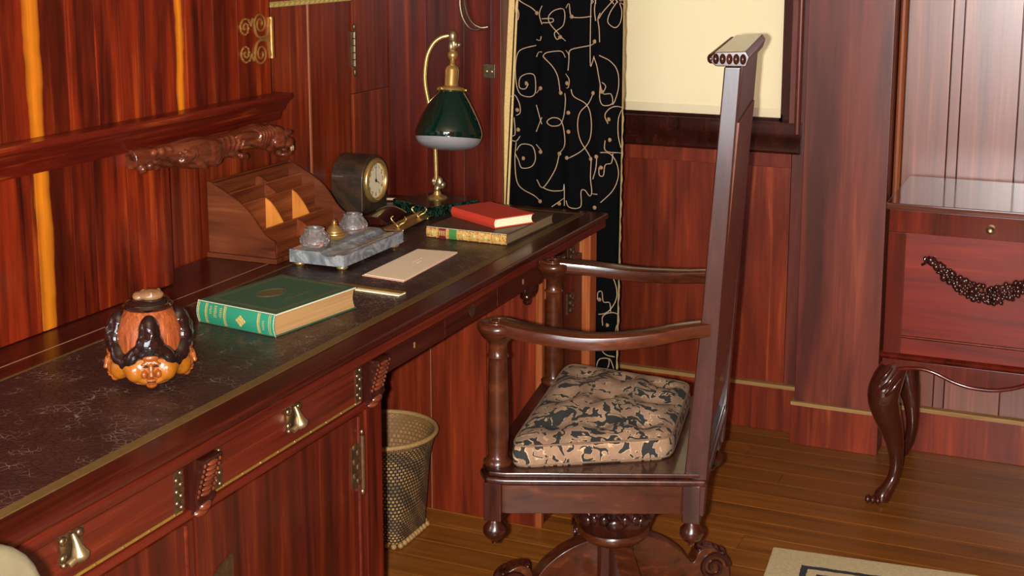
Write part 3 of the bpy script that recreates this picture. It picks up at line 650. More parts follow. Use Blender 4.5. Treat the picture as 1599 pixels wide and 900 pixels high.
part('corner_pilaster', MB().box(-1.31, -1.276, 3.45, 3.50, 0.02, 0.738), M['edge'], dk, 0.002)  # pale colour stands in for the lit side face
part('corner_pilaster', MB().box(-1.306, -1.282, 3.19, 3.238, 0.62, 0.738), M['edge'], dk, 0.002)  # same lit-side tone painted over the short pilaster
bracket(3.214, 0.045)
fm = MB().ell((-1.345, 3.160, 0.655), (0.022, 0.016, 0.026)).ell((-1.345, 3.148, 0.650), (0.010, 0.012, 0.012)).ell((-1.345, 3.150, 0.636), (0.013, 0.010, 0.007)).ell((-1.345, 3.156, 0.626), (0.010, 0.009, 0.008))
for s in (-1, 1):
    fm.ell((-1.345 + s * 0.010, 3.148, 0.664), (0.006, 0.006, 0.005)).ell((-1.345 + s * 0.022, 3.162, 0.672), (0.009, 0.010, 0.012))
fm.ell((-1.345, 3.160, 0.682), (0.022, 0.012, 0.008))
fm.xf(Matrix.Translation((-1.338, 3.160, 0.660)) @ Matrix.Scale(1.35, 4) @ Matrix.Translation((1.345, -3.160, -0.655)), 0)
part('carved_mask', fm, M['dark'], dk, remesh=0.0025, label='small dark carved animal mask under the apron')

# ---------------------------------------------------------------- things on the desk
DT = 0.7815   # leather surface
# hooded-figures jar
jr = thing('hooded_figures_jar', 'round glazed pottery jar modelled as brown-hooded figures with ochre faces', 'jar', (-1.508, 1.868, DT), math.radians(-51))
part('body', MB().lathe([(0.030, 0), (0.034, 0.002), (0.033, 0.008), (0.042, 0.016), (0.056, 0.035), (0.060, 0.065), (0.057, 0.095), (0.048, 0.120), (0.038, 0.132), (0.034, 0.136)], 40), M['terra'], jr, world=False)
for k in range(4):
    A = Matrix.Rotation(k * PI / 2, 4, 'Z')
    h = MB().mark()
    h.ell((0.050, 0, 0.098), (0.021, 0.020, 0.033)).ell((0.057, 0, 0.080), (0.019, 0.025, 0.024)).ell((0.056, 0, 0.068), (0.017, 0.036, 0.016))
    for s in (-1, 1):
        h.ell((0.050, s * 0.028, 0.060), (0.017, 0.013, 0.022), rot=R('X', s * 32)).ell((0.042, s * 0.041, 0.050), (0.013, 0.010, 0.017), rot=R('X', s * 28))
    h.ell((0.069, 0.004, 0.095), (0.006, 0.006, 0.012))
    ho = part('hood', h.xf(A), M['hood'], jr, world=False, remesh=0.003)
    c = MB().mark().ell((0.046, 0, 0.038), (0.022, 0.050, 0.027)).ell((0.052, -0.026, 0.034), (0.017, 0.018, 0.020)).ell((0.052, 0.026, 0.034), (0.017, 0.018, 0.020)).ell((0.050, 0, 0.018), (0.016, 0.026, 0.010))
    co = part('cowl', c.xf(A), M['ochre'], jr, world=False, remesh=0.003)
    f = MB().mark().ell((0.058, 0, 0.040), (0.014, 0.0195, 0.028)).ell((0.070, 0, 0.060), (0.008, 0.015, 0.007))
    f.ell((0.077, 0, 0.040), (0.005, 0.0042, 0.013), rot=R('Y', -10)).ell((0.079, 0, 0.031), (0.005, 0.006, 0.004))
    f.ell((0.074, 0, 0.0215), (0.004, 0.010, 0.0028)).ell((0.073, 0, 0.0165), (0.004, 0.008, 0.0026)).ell((0.064, 0, 0.0110), (0.008, 0.010, 0.007))
    for s in (-1, 1):
        f.ell((0.0735, s * 0.0095, 0.0505), (0.004, 0.009, 0.003), rot=R('X', -s * 12)).ell((0.070, s * 0.012, 0.031), (0.007, 0.006, 0.008))
    fo = part('face', f.xf(A @ Matrix.Translation((-0.004, 0, 0))), M['flesh'], jr, world=False, remesh=0.0018)
    if k == 0:
        for s in (-1, 1): part('eye', MB().ell((0.0705, s * 0.0088, 0.0455), (0.0025, 0.0045, 0.0018), 8, 6), M['hood'], fo, world=False)
        part('mouth', MB().ell((0.0732, 0, 0.0190), (0.002, 0.008, 0.0012), 8, 6), M['hood'], fo, world=False)
part('neck_ring', MB().lathe([(0.030, 0.130), (0.040, 0.132), (0.043, 0.137), (0.040, 0.141), (0.032, 0.142), (0.030, 0.130)], 32, caps=False), M['hood'], jr, world=False)
ld = MB().mark().lathe([(0.0, 0), (0.034, 0.0), (0.037, 0.004), (0.033, 0.008), (0.024, 0.012), (0.0, 0.013)], 32).xf(Matrix.Translation((0, 0, 0.139)) @ Matrix.Rotation(math.radians(7), 4, 'Y'))
l2 = part('lid', ld, M['hood'], jr, world=False)
kn = MB().ell((0.004, 0.006, 0.154), (0.020, 0.022, 0.010)).ell((0.0, -0.016, 0.152), (0.016, 0.010, 0.008))
for i in range(9): kn.ell((0.004 + 0.014 * cos(i * 2.1), 0.006 + 0.015 * sin(i * 2.1), 0.160), (0.005, 0.004, 0.004), 8, 6)
part('lid_knop', kn, M['buff'], l2, world=False, remesh=0.0022)

def book(name, label, loc, rz, L, Wd, H, cover, spine_m, page_m, bulge=0.006, hollow=0.006, inset=0.003, th=0.0028):
    b = thing(name, label, 'book', loc, math.radians(rz))
    part('back_cover', MB().box(0, L, 0.002, Wd, 0, th), cover, b, 0.0008, world=False)
    fc = part('front_cover', MB().box(0, L, 0.002, Wd, H - th, H), cover, b, 0.0008, world=False)
    pr = [(0.002, th)] + [(Wd - inset - hollow * sin(PI * i / 8), th + (H - 2 * th) * i / 8) for i in range(9)] + [(0.002, H - th)]
    part('pages', MB().prism(pr, inset, L - inset, 'x'), page_m, b, world=False)
    ou = [(0.003 - bulge * sin(PI * i / 10), H * i / 10) for i in range(11)]; inn = [(p + 0.002 if 0 < i < 10 else p + 0.001, q) for i, (p, q) in enumerate(ou)]
    sp = part('spine', MB().prism(ou + inn[::-1], 0, L, 'x'), spine_m, b, world=False, smooth=60)
    def onspine(x0, x1, z0=0.06, z1=0.94, off=0.0004):
        g = lambda u, v: (x0 + (x1 - x0) * u, 0.003 - bulge * sin(PI * (z0 + (z1 - z0) * v)) - off, H * (z0 + (z1 - z0) * v))
        m = MB().grid(g, 1, 8); m.grid(lambda u, v: Vector(g(u, v)) + Vector((0, off, 0)), 1, 8); return m
    return b, fc, sp, onspine
b, fc, sp, on = book('green_book', 'thick green cloth book with gilt spine lying flat on the desk leather', (-1.652, 2.200, DT), -8.6, 0.204, 0.252, 0.046, M['greenC'], M['green'], M['pageB'])
for x0, x1 in ((0.003, 0.006), (0.022, 0.025), (0.0265, 0.028), (0.072, 0.0755), (0.077, 0.0785), (0.161, 0.1645), (0.166, 0.1675), (0.190, 0.1915), (0.194, 0.1955)):
    part('gilt_band', on(x0, x1), M['gilt'], sp, world=False)
random.seed(3)
for x, z0, z1, wd in ((0.037, 0.52, 0.82, 0.0035), (0.050, 0.40, 0.90, 0.0045), (0.064, 0.42, 0.86, 0.0035), (0.177, 0.25, 0.7, 0.003)):
    z = z0
    while z < z1:   # worn, no longer readable gilt lettering
        part('worn_letter', on(x - wd * random.uniform(0.5, 1), x + wd * random.uniform(0.5, 1), z, z + 0.03, 0.0005), M['gilt'], sp, world=False); z += 0.075
orn = MB()
for i in range(8):
    a = i * PI / 4; q = 0.009 if i % 2 == 0 else 0.006
    orn.ell((0.118 + q * cos(a), -0.0036, 0.021 + q * sin(a) * 0.9), (0.0042, 0.0007, 0.0036), 8, 5)
orn.ell((0.118, -0.0036, 0.021), (0.006, 0.0009, 0.005), 8, 5)
part('spine_ornament', orn, M['gilt'], sp, world=False)
for a in ((0.0, 0.0012), (0.2028, 0.204)): part('worn_edge', on(a[0], a[1], 0, 1, 0.0008), M['wear'], sp, world=False)
part('worn_edge', MB().box(0.0, 0.204, 0.0008, 0.0032, 0.0452, 0.0464), M['wear'], sp, world=False)
part('worn_edge', MB().box(0.2032, 0.2046, 0.003, 0.25, 0.0432, 0.0456), M['wear'], fc, world=False)
fr = MB()
for q in (0.012, 0.018):
    fr.box(q, 0.204 - q, q + 0.008, q + 0.0095, 0.046, 0.0463).box(q, 0.204 - q, 0.252 - q - 0.0015, 0.252 - q, 0.046, 0.0463).box(q, q + 0.0015, q + 0.008, 0.252 - q, 0.046, 0.0463).box(0.204 - q - 0.0015, 0.204 - q, q + 0.008, 0.252 - q, 0.046, 0.0463)
part('cover_frame', fr, M['giltD'], fc, world=False)
part('cover_medallion', MB().prism([(0.088 + 0.020 * cos(i * PI / 14), 0.120 + 0.029 * sin(i * PI / 14)) for i in range(28)], 0.0459, 0.0463, 'z').tube([(0.088 + 0.025 * cos(i * PI / 14), 0.120 + 0.035 * sin(i * PI / 14), 0.046) for i in range(28)], 0.0008, 5, True), M['giltD'], fc, world=False)
for i in range(5): part('worn_letter', MB().box(0.142, 0.149, 0.10 + i * 0.015, 0.108 + i * 0.015, 0.046, 0.0463), M['giltD'], fc, world=False)

b, fc, sp, on = book('calf_book', 'large tan calf-bound book with gilt spine under the red book', (-1.590, 3.083, DT), -2.0, 0.228, 0.295, 0.028, M['calf'], M['spine'], M['pageG'], 0.004, 0.004)
part('red_label', on(0.036, 0.056, 0.05, 0.95), plain('red_morocco', (120, 24, 30), 0.4), sp, world=False)
for i in range(3): part('worn_letter', on(0.038 + i * 0.006, 0.0415 + i * 0.006, 0.3, 0.75, 0.0006), M['gilt'], sp, world=False)
part('green_label', on(0.066, 0.087, 0.05, 0.95), plain('green_morocco', (62, 122, 58), 0.4), sp, world=False)
for x in (0.030, 0.060, 0.091, 0.121, 0.153, 0.185, 0.215): part('raised_band', on(x - 0.0015, x + 0.0015, 0.02, 0.98, 0.0012), M['gilt'], sp, world=False)
for x in (0.017, 0.106, 0.137, 0.169, 0.200): part('gilt_flower', MB().ell((x, -0.0016, 0.014), (0.009, 0.0008, 0.007), 8, 6).ell((x, -0.002, 0.014), (0.004, 0.001, 0.004), 8, 6), M['gilt'], sp, world=False)
part('worn_edge', MB().box(0, 0.228, 0.001, 0.003, 0.0275, 0.0284), M['wear'], sp, world=False)

book('red_book', 'small red cloth book with cream pages lying on the calf-bound book', (-1.586, 3.222, DT + 0.0285), -30.4, 0.197, 0.127, 0.026, M['redb'], M['redb'], M['pageW'], 0.005, 0.004)

# envelopes and ruler
def quad(pts, z0, z1): return MB().prism(pts, z0, z1, 'z')
e1 = part('envelope', quad([(-1.540, 2.664), (-1.425, 2.650), (-1.437, 2.952), (-1.546, 2.944)], DT, DT + 0.0012), M['pinkp'], None); tag(e1, 'pinkish envelope lying under the cream one on the desk leather', 'envelope')
e2 = thing('cream_envelope', 'long cream envelope with faint writing lying on the pinkish one', 'envelope', (-1.49, 2.80, DT + 0.0013))
part('paper', quad([(-1.538, 2.670), (-1.428, 2.657), (-1.440, 2.956), (-1.544, 2.946)], DT + 0.0013, DT + 0.0024), M['cream'], e2)
wr = MB()
for k, (x, y0, y1) in enumerate(((-1.490, 2.815, 2.87), (-1.478, 2.81, 2.84))):
    wr.tube([(x + 0.003 * sin(i * 1.7), y0 + (y1 - y0) * i / 14, DT + 0.0025) for i in range(15)], 0.0004, 4)
part('faint_writing', wr, M['ink'], e2)
rl = thing('ruler', 'narrow flat ivory-edged ruler beside the green book', 'ruler', (-1.46, 2.555, DT), math.radians(-3.5))
part('blade', MB().box(-0.135, 0.085, -0.014, 0.014, 0, 0.003), M['ivory'], rl, 0.0005, world=False)
part('gilt_top', MB().box(-0.135, 0.085, -0.003, 0.0145, 0.003, 0.0044), M['olive'], rl, 0.0005, world=False)

# inkstand
ik = thing('inkstand', 'grey veined marble inkstand on small brass feet', 'inkstand', (-1.67, 2.825, DT))
part('marble_slab', MB().prism([(-1.745, 0.7905), (-1.745, 0.8215), (-1.662, 0.8215), (-1.655, 0.8150), (-1.640, 0.8125), (-1.622, 0.8150), (-1.616, 0.8185), (-1.597, 0.8185), (-1.597, 0.7905)], 2.680, 2.972, 'y'), M['greym'], ik, 0.0012)
part('pen_groove', MB().box(-1.6175, -1.6145, 2.74, 2.90, 0.8180, 0.8190), M['olive'], ik)
for x in (-1.728, -1.614):
    for y in (2.700, 2.952): part('foot', MB().lathe([(0.006, 0.0092), (0.012, 0.0085), (0.014, 0.004), (0.011, 0.0), (0, 0)], 16, (x, y, DT)), M['brass'], ik, smooth=60)
def inkwell(y, lab):
    t = thing('crystal_inkwell', lab, 'inkwell', (-1.702, y, 0.822), 0, 'inkwells on the marble stand')
    pr = [(0.026, 0.0), (0.033, 0.006), (0.036, 0.014), (0.036, 0.021), (0.032, 0.029), (0.026, 0.036), (0.023, 0.040), (0.024, 0.043), (0.023, 0.046), (0.017, 0.047), (0.015, 0.040), (0.014, 0.034), (0.019, 0.024), (0.019, 0.012), (0, 0.010)]
    part('glass_body', MB().lathe(pr, 14, (0, 0, 0), lambda a, k: 1.0), M['glass'], t, world=False, smooth=20)
inkwell(2.725, 'cut-glass inkwell nearest the green book on the marble stand')
inkwell(2.905, 'cut-glass inkwell beyond the brass pot on the marble stand')
bp = thing('brass_pot', 'small domed brass pot with pointed finial between the two inkwells', 'pot', (-1.702, 2.815, 0.822))
part('dish', MB().lathe([(0.020, 0), (0.024, 0.003), (0.030, 0.008), (0.031, 0.011), (0.024, 0.013), (0, 0.013)], 28), M['brass'], bp, world=False, smooth=50)
lid = part('domed_lid', MB().lathe([(0.027, 0.013), (0.026, 0.016), (0.020, 0.018), (0.019, 0.022), (0.014, 0.026), (0.013, 0.030), (0.007, 0.033), (0.006, 0.035)], 28), M['brass'], bp, world=False, smooth=50)
part('finial', MB().lathe([(0.004, 0.034), (0.008, 0.038), (0.004, 0.041), (0.006, 0.044), (0.0, 0.051)], 14), M['brass'], lid, world=False, smooth=50)

# pen rest and blotter
pr_ = thing('pen_rest', 'brass pen tray with curled pen supports beside the marble inkstand', 'pen tray', (-1.700, 3.195, DT), math.radians(4))
part('tray', MB().prism([(-0.026, 0.008), (-0.020, 0.006), (0.020, 0.006), (0.026, 0.008), (0.026, 0.0095), (0.020, 0.008), (-0.020, 0.008), (-0.026, 0.0095)], -0.105, 0.100, 'y'), M['brass'], pr_, world=False)
for y in (-0.07, 0.065):
    for s in (-1, 1):
        part('pen_support', MB().tube(spline([(0, y, 0.009), (s * 0.006, y, 0.016), (s * 0.016, y + 0.004, 0.022), (s * 0.022, y + 0.004, 0.031), (s * 0.016, y + 0.006, 0.036)], 5), [0.0028 - 0.00006 * i for i in range(21)], 8), M['brass'], pr_, world=False, smooth=60)
for x in (-0.02, 0.02):
    for y in (-0.085, 0.08): part('ball_foot', MB().ell((x, y, 0.004), 0.004, 10, 6), M['brass'], pr_, world=False)
pn = thing('dip_pen', 'slender brass dip pen lying across the curled pen supports', 'pen', (-1.700, 3.195, DT + 0.0205), math.radians(4))
part('holder', MB().tube([(0, -0.06, 0), (0, 0.0, 0), (0, 0.06, 0), (0, 0.088, 0)], [0.003, 0.0042, 0.0038, 0.002], 10), M['brass'], pn, world=False, smooth=60)
part('nib', MB().tube([(0, -0.06, 0), (0, -0.075, -0.001), (0, -0.085, -0.002)], [0.003, 0.002, 0.0004], 8), M['brassD'], pn, world=False)
bt = thing('blotter', 'low dark curved-top blotter lying between the clock and the brass pen tray', 'blotter', (-1.805, 3.235, DT), math.radians(8))
part('rocker', MB().prism([(-0.045, 0.0), (-0.045, 0.006)] + [(-0.045 + 0.09 * i / 10, 0.006 + 0.016 * sin(PI * i / 10)) for i in range(1, 10)] + [(0.045, 0.006), (0.045, 0.0)], -0.075, 0.075, 'y'), M['dark'], bt, 0.001, world=False, smooth=50)
part('rim_line', MB().tube([(-0.045 + 0.09 * i / 10, 0.0755, 0.0065 + 0.016 * sin(PI * i / 10)) for i in range(11)], 0.0012, 6), M['brassD'], bt, world=False)

# letter rack
rk = thing('letter_rack', 'sloping wooden letter rack with rows of divided compartments', 'letter rack', (-1.88, 2.86, 0.78))
Y0, Y1 = 2.683, 3.038
sd = [(-1.974, 0.793), (-1.974, 0.965), (-1.962, 0.964)] + sp2([(-1.958, 0.961), (-1.93, 0.947), (-1.885, 0.922), (-1.854, 0.896), (-1.828, 0.862), (-1.808, 0.843), (-1.788, 0.834)], 4) + [(-1.786, 0.793)]
for y in (Y0, Y1 - 0.007): part('side', MB().prism(sd, y, y + 0.007, 'y'), M['rackS'], rk, 0.0008)
part('base', MB().box(-1.978, -1.780, Y0 - 0.005, Y1 + 0.005, 0.7802, 0.7925), M['rackS'], rk, 0.002)
part('floor_board', MB().box(-1.972, -1.788, Y0 + 0.007, Y1 - 0.007, 0.793, 0.798), M['rack'], rk)
part('front', MB().box(-1.7925, -1.786, Y0 + 0.0075, Y1 - 0.0075, 0.793, 0.825), M['rack'], rk, 0.001)
part('back', MB().box(-1.974, -1.968, Y0 + 0.0075, Y1 - 0.0075, 0.798, 0.965), M['rack'], rk, 0.001)
part('top_rail', MB().box(-1.968, -1.952, Y0 + 0.0075, Y1 - 0.0075, 0.950, 0.962), M['rack'], rk, 0.001)
for x, z in ((-1.930, 0.934), (-1.892, 0.911), (-1.838, 0.852)):
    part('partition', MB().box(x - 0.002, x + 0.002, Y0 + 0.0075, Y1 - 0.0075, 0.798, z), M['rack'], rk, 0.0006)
    part('partition_highlight', MB().box(x - 0.0023, x + 0.0023, Y0 + 0.0076, Y1 - 0.0076, z, z + 0.0016), M['edge'], rk)  # pale strip painting the highlight along the partition's top
ym = (Y0 + Y1) / 2
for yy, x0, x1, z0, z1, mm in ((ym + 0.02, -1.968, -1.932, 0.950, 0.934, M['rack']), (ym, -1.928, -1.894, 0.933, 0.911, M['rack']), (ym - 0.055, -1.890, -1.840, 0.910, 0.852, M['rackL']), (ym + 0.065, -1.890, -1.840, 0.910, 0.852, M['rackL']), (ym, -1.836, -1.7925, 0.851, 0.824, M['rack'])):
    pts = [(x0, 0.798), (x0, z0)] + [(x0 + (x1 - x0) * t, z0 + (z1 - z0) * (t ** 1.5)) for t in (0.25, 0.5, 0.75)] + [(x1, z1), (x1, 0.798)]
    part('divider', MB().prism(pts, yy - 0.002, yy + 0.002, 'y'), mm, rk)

# clock
ck = thing('desk_clock', 'bronze round-topped desk clock with brass bezel and pale dial', 'clock', (-1.927, 3.332, 0.78))
arch = [(3.262, 0.7802), (3.402, 0.7802)] + [(3.332 + 0.070 * cos(PI * i / 24), 0.872 + 0.068 * sin(PI * i / 24)) for i in range(25)]
part('case', MB().prism(arch, -1.982, -1.880, 'x'), M['patina'], ck, 0.004, smooth=50)
TX = Matrix.Translation((-1.880, 3.332, 0.868)) @ Matrix.Rotation(PI / 2, 4, 'Y')
part('bezel', MB().mark().lathe([(0.049, 0.0), (0.062, 0.0), (0.064, 0.004), (0.061, 0.010), (0.055, 0.013), (0.050, 0.010), (0.0485, 0.004), (0.049, 0.0)], 48, caps=False).xf(TX), M['brass'], ck, smooth=60)
dl = part('dial', MB().mark().lathe([(0, 0.0), (0.050, 0.0), (0.050, 0.003), (0, 0.0035)], 40).xf(TX), M['white'], ck)
def text_mesh(s, size):
    c = bpy.data.curves.new('numeral', 'FONT'); c.body = s; c.size = size; c.align_x = 'CENTER'; c.align_y = 'CENTER'; c.extrude = 0.0002
    o = bpy.data.objects.new('numeral_tmp', c); COL.objects.link(o); bpy.context.view_layer.update()
    me = bpy.data.meshes.new_from_object(o.evaluated_get(bpy.context.evaluated_depsgraph_get())); bpy.data.objects.remove(o); bpy.data.curves.remove(c); me.name = 'numeral'; return me
for hh in range(1, 13):
    a = PI / 2 - hh * PI / 6; me = text_mesh(str(hh), 0.0165)
    # seen from +x: right is +y, up is +z
    me.transform(Matrix(((0, 0, 1, -1.8762), (1, 0, 0, 3.332 + 0.040 * cos(a)), (0, 1, 0, 0.868 + 0.040 * sin(a)), (0, 0, 0, 1))))
    me.materials.clear(); link('numeral', me, M['dial'], dl)
def hand(a, L, w):
    d = Vector((0, cos(a), sin(a))); n = Vector((0, -sin(a), cos(a))); c = Vector((-1.8755, 3.332, 0.868))
    m = MB(); m.v = [tuple(c - d * 0.006 + n * w), tuple(c - d * 0.006 - n * w), tuple(c + d * L - n * w * 0.4), tuple(c + d * L + n * w * 0.4)]
    m.v += [(x + 0.0006, y, z) for x, y, z in m.v]; m.f = [(0, 1, 2, 3), (7, 6, 5, 4), (0, 4, 5, 1), (1, 5, 6, 2), (2, 6, 7, 3), (3, 7, 4, 0)]
    part('hand', m, M['dial'], dl)
hand(PI / 2, 0.037, 0.0012); hand(PI / 2 - 4 * PI / 6, 0.024, 0.0016)
part('hand_hub', MB().ell((-1.8752, 3.332, 0.868), (0.002, 0.005, 0.005)), M['dial'], dl)

# lamp
lx, ly = -1.733, 3.418
lm = thing('desk_lamp', 'brass swing-arm desk lamp with dark green glass shade on a green marble base', 'lamp', (lx, ly, 0.78))
ang = math.atan2(0.086, 0.231) + PI / 4
part('marble_base', MB().mark().box(-0.087, 0.087, -0.087, 0.087, 0.0005, 0.031).xf(Matrix.Translation((lx, ly, 0.78)) @ Matrix.Rotation(ang, 4, 'Z')), M['greenm'], lm, 0.004)
E_ = Vector((0.916, 0.401, 0)); NC = Vector((0.401, -0.916, 0)); LB = Vector((lx, ly + 0.012, 0))
def sl(s, z, d=0): return LB + E_ * s + NC * d + Vector((0, 0, z))
part('foot_disc', MB().lathe([(0.0, 0.8105), (0.028, 0.8105), (0.029, 0.814), (0.022, 0.818), (0.012, 0.822), (0.009, 0.832), (0, 0.833)], 28, (LB.x, LB.y, 0)), M['brass'], lm, smooth=50)
part('knuckle', MB().ell(sl(0.0, 0.838), (0.010, 0.010, 0.012)).ell(sl(0.004, 0.856), (0.014, 0.010, 0.020)).ell(sl(0.016, 0.850, 0.006), (0.009, 0.009, 0.011)).ell(sl(-0.010, 0.860), (0.006, 0.008, 0.012)), M['brassD'], lm, remesh=0.002)
arm = spline([sl(-0.002, 0.855), sl(-0.004, 0.95), sl(-0.010, 1.02), sl(-0.020, 1.075), sl(-0.030, 1.13), sl(-0.031, 1.17), sl(-0.024, 1.215), sl(-0.008, 1.248), sl(0.014, 1.266), sl(0.040, 1.272)], 6)
part('swing_arm', MB().tube(arm, 0.0062, 12), M['brass'], lm, smooth=60)
part('upper_joint', MB().ell(sl(0.046, 1.268), (0.014, 0.012, 0.020)).ell(sl(0.050, 1.246), (0.010, 0.010, 0.022)).ell(sl(0.042, 1.240), (0.008, 0.009, 0.018)).ell(sl(0.064, 1.246, 0.004), (0.008, 0.008, 0.008)), M['brassD'], lm, remesh=0.002)
HM = Matrix.Translation(sl(0.047, 1.217)) @ Matrix.Rotation(math.radians(-10), 4, E_) @ Matrix.Rotation(math.radians(-3), 4, NC)
def head(prof, n=40): return MB().mark().lathe(prof, n, caps=False).xf(HM)
part('ball_joint', MB().mark().ell((0, 0, 0), 0.015, 16, 12).xf(HM), M['brass'], lm, smooth=60)
part('socket', head([(0.0, -0.008), (0.006, -0.012), (0.007, -0.024), (0.010, -0.028), (0.018, -0.034), (0.020, -0.042), (0.019, -0.080), (0.021, -0.090), (0.0, -0.092)]), M['brass'], lm, smooth=50)
ga = part('shade_gallery', head([(0.018, -0.086), (0.034, -0.089), (0.040, -0.093), (0.041, -0.099), (0.036, -0.102), (0.018, -0.098), (0.018, -0.086)]), M['brass'], lm, smooth=50)
for i in range(3):
    a = 0.3 + i * 2.1; part('gallery_screw', MB().mark().ell((0.042 * cos(a), 0.042 * sin(a), -0.096), 0.004, 10, 6).xf(HM), M['brass'], ga)
sh = [(0.033, -0.094), (0.039, -0.103), (0.053, -0.124), (0.069, -0.152), (0.082, -0.178), (0.090, -0.198), (0.0945, -0.214), (0.0945, -0.222), (0.0925, -0.230)]
inn = [(0.0924, -0.2296), (0.090, -0.238), (0.084, -0.247), (0.074, -0.2545), (0.060, -0.260), (0.044, -0.2635), (0.028, -0.2655), (0.012, -0.2665), (0.0005, -0.2667)]
part('glass_shade', MB().mark().grid(lambda u, v: (sh[round(v * 8)][0] * cos(2 * PI * u), sh[round(v * 8)][0] * sin(2 * PI * u), sh[round(v * 8)][1]), 48, 8, True).xf(HM), M['shade'], lm, smooth=60, label='dark green glass shade')
part('opal_diffuser', MB().mark().grid(lambda u, v: (inn[round(v * 8)][0] * cos(2 * PI * u), inn[round(v * 8)][0] * sin(2 * PI * u), inn[round(v * 8)][1]), 48, 8, True).xf(HM), M['opal'], lm, smooth=60, label='frosted white underside of the shade')
part('cord', MB().tube(spline([(-1.795, 3.47, 0.787), (-1.84, 3.485, 0.787), (-1.90, 3.475, 0.787), (-1.955, 3.455, 0.787)], 5), 0.0035, 8), M['cord'], lm, label='pale flex')

# ---------------------------------------------------------------- swivel armchair
CH = thing('swivel_armchair', 'dark wooden tall-backed swivel armchair pulled up to the desk', 'chair', (-0.970, 2.79, 0), math.radians(189.6))
def cp(name, m, mat, bevel=0, parent=None, **k): return part(name, m, mat, parent or CH, bevel, world=False, **k)
def poly(s=0.0): return [(0.235 - s, 0.285), (0.212 - s, 0.328 - s), (0.170, 0.328 - s), (-0.232 + s, 0.236 - s), (-0.232 + s, -0.236 + s), (0.170, -0.328 + s), (0.212 - s, -0.328 + s), (0.235 - s, -0.285)]
cp('seat_board', MB().prism(poly(0.006), 0.452, 0.462, 'z'), M['chair'], 0.003)
cp('seat_moulding', MB().prism(poly(), 0.436, 0.4515, 'z'), M['chair'], 0.006, seg=3)
cp('apron_rail', MB().prism(poly(0.020), 0.368, 0.4358, 'z'), M['chairL'], 0.002)
fp, bpz = (0.200, 0.270), (-0.200, 0.215)
for s in (-1, 1):
    for (x, y) in (fp, (bpz[0], bpz[1] - 0.004)):
        yy = s * (y + (0.028 if x > 0 else 0))
        cp('corner_block', MB().box(x - 0.019, x + 0.019, yy - 0.022, yy + 0.022, 0.352, 0.436), M['chair'], 0.003)
        cp('finial', MB().lathe([(0.010, 0.353), (0.013, 0.348), (0.015, 0.343), (0.024, 0.332), (0.025, 0.322), (0.019, 0.311), (0.010, 0.305), (0.006, 0.300), (0.007, 0.297), (0, 0.292)], 20, (x, yy, 0)), M['chair'], smooth=60)
    cp('arm_post', MB().lathe([(0.030, 0.462), (0.031, 0.468), (0.024, 0.474), (0.021, 0.480), (0.023, 0.52), (0.0215, 0.60), (0.019, 0.68), (0.019, 0.690), (0.023, 0.694), (0.019, 0.700), (0.019, 0.722), (0.026, 0.730), (0.035, 0.740), (0.038, 0.748)], 24, (fp[0], s * fp[1], 0)), M['chairL'], smooth=60)
    # arm: scrolled disc, then a bowed rail back to the post
    ar = MB().lathe([(0.030, 0.744), (0.040, 0.748), (0.043, 0.756), (0.041, 0.764), (0.036, 0.767), (0, 0.768)], 28, (fp[0], s * fp[1], 0))
    ctr = spline([(0.185, s * 0.272, 0.757), (0.10, s * 0.288, 0.750), (0.0, s * 0.285, 0.744), (-0.10, s * 0.262, 0.751), (-0.17, s * 0.235, 0.762), (-0.225, s * 0.217, 0.768)], 5)
    b0 = len(ar.v); n = 10
    for i, p in enumerate(ctr):
        t = (ctr[min(i + 1, len(ctr) - 1)] - ctr[max(i - 1, 0)]).normalized(); sdv = Vector((-t.y, t.x, 0)).normalized(); wd = 0.029 - 0.011 * abs(i / (len(ctr) - 1) - 0.15)
        for k in range(n):
            a = 2 * PI * k / n; ca, sa = cos(a), sin(a)
            q = p + sdv * wd * (abs(ca) ** 0.6) * (1 if ca > 0 else -1) + Vector((0, 0, 0.0165 * (abs(sa) ** 0.6) * (1 if sa > 0 else -1))); ar.v.append(tuple(q))
    for i in range(len(ctr) - 1):
        for k in range(n): ar.f.append((b0 + i * n + k, b0 + i * n + (k + 1) % n, b0 + (i + 1) * n + (k + 1) % n, b0 + (i + 1) * n + k))
    ar.f.append(tuple(b0 + k for k in reversed(range(n)))); ar.f.append(tuple(b0 + (len(ctr) - 1) * n + k for k in range(n)))
    ao = cp('armrest', ar, M['chairL'], smooth=50)
    cp('volute', MB().tube([(fp[0] + (0.033 - 0.0012 * i) * cos(i * 0.45), s * fp[1] + (0.033 - 0.0012 * i) * sin(i * 0.45), 0.768) for i in range(26)], 0.0022, 6), M['chairL'], 0, ao, smooth=60)
    cp('back_post', MB().prism([(-0.178, 0.37), (-0.226, 0.37), (-0.240, 0.60), (-0.252, 0.85), (-0.276, 1.298), (-0.244, 1.298), (-0.212, 0.80), (-0.196, 0.60)], s * 0.198, s * 0.232, 'y'), M['chair'], 0.003)
def bx(z): return -0.215 - 0.055 * (z - 0.5) / 0.8
def pnl(z0, z1, y, th, off=0): return MB().prism([(bx(z0) + th + off, z0), (bx(z0) - th + off, z0), (bx(z1) - th + off, z1), (bx(z1) + th + off, z1)], -y, y, 'y')
cp('back_panel', pnl(0.60, 1.185, 0.196, 0.006, -0.006), M['rackS'], 0.002)
cp('lower_back_rail', pnl(0.53, 0.60, 0.197, 0.012), M['chair'], 0.002)
up_ = cp('upper_back_panel', pnl(1.186, 1.297, 0.197, 0.010, 0.002), M['chair'], 0.002)
cv_ = MB()
for j in range(7):
    for z in (1.215, 1.245, 1.272): cv_.ell((bx(z) + 0.016, -0.165 + 0.055 * j, z + 0.004 * (j % 2)), (0.009, 0.024, 0.013), 10, 7)
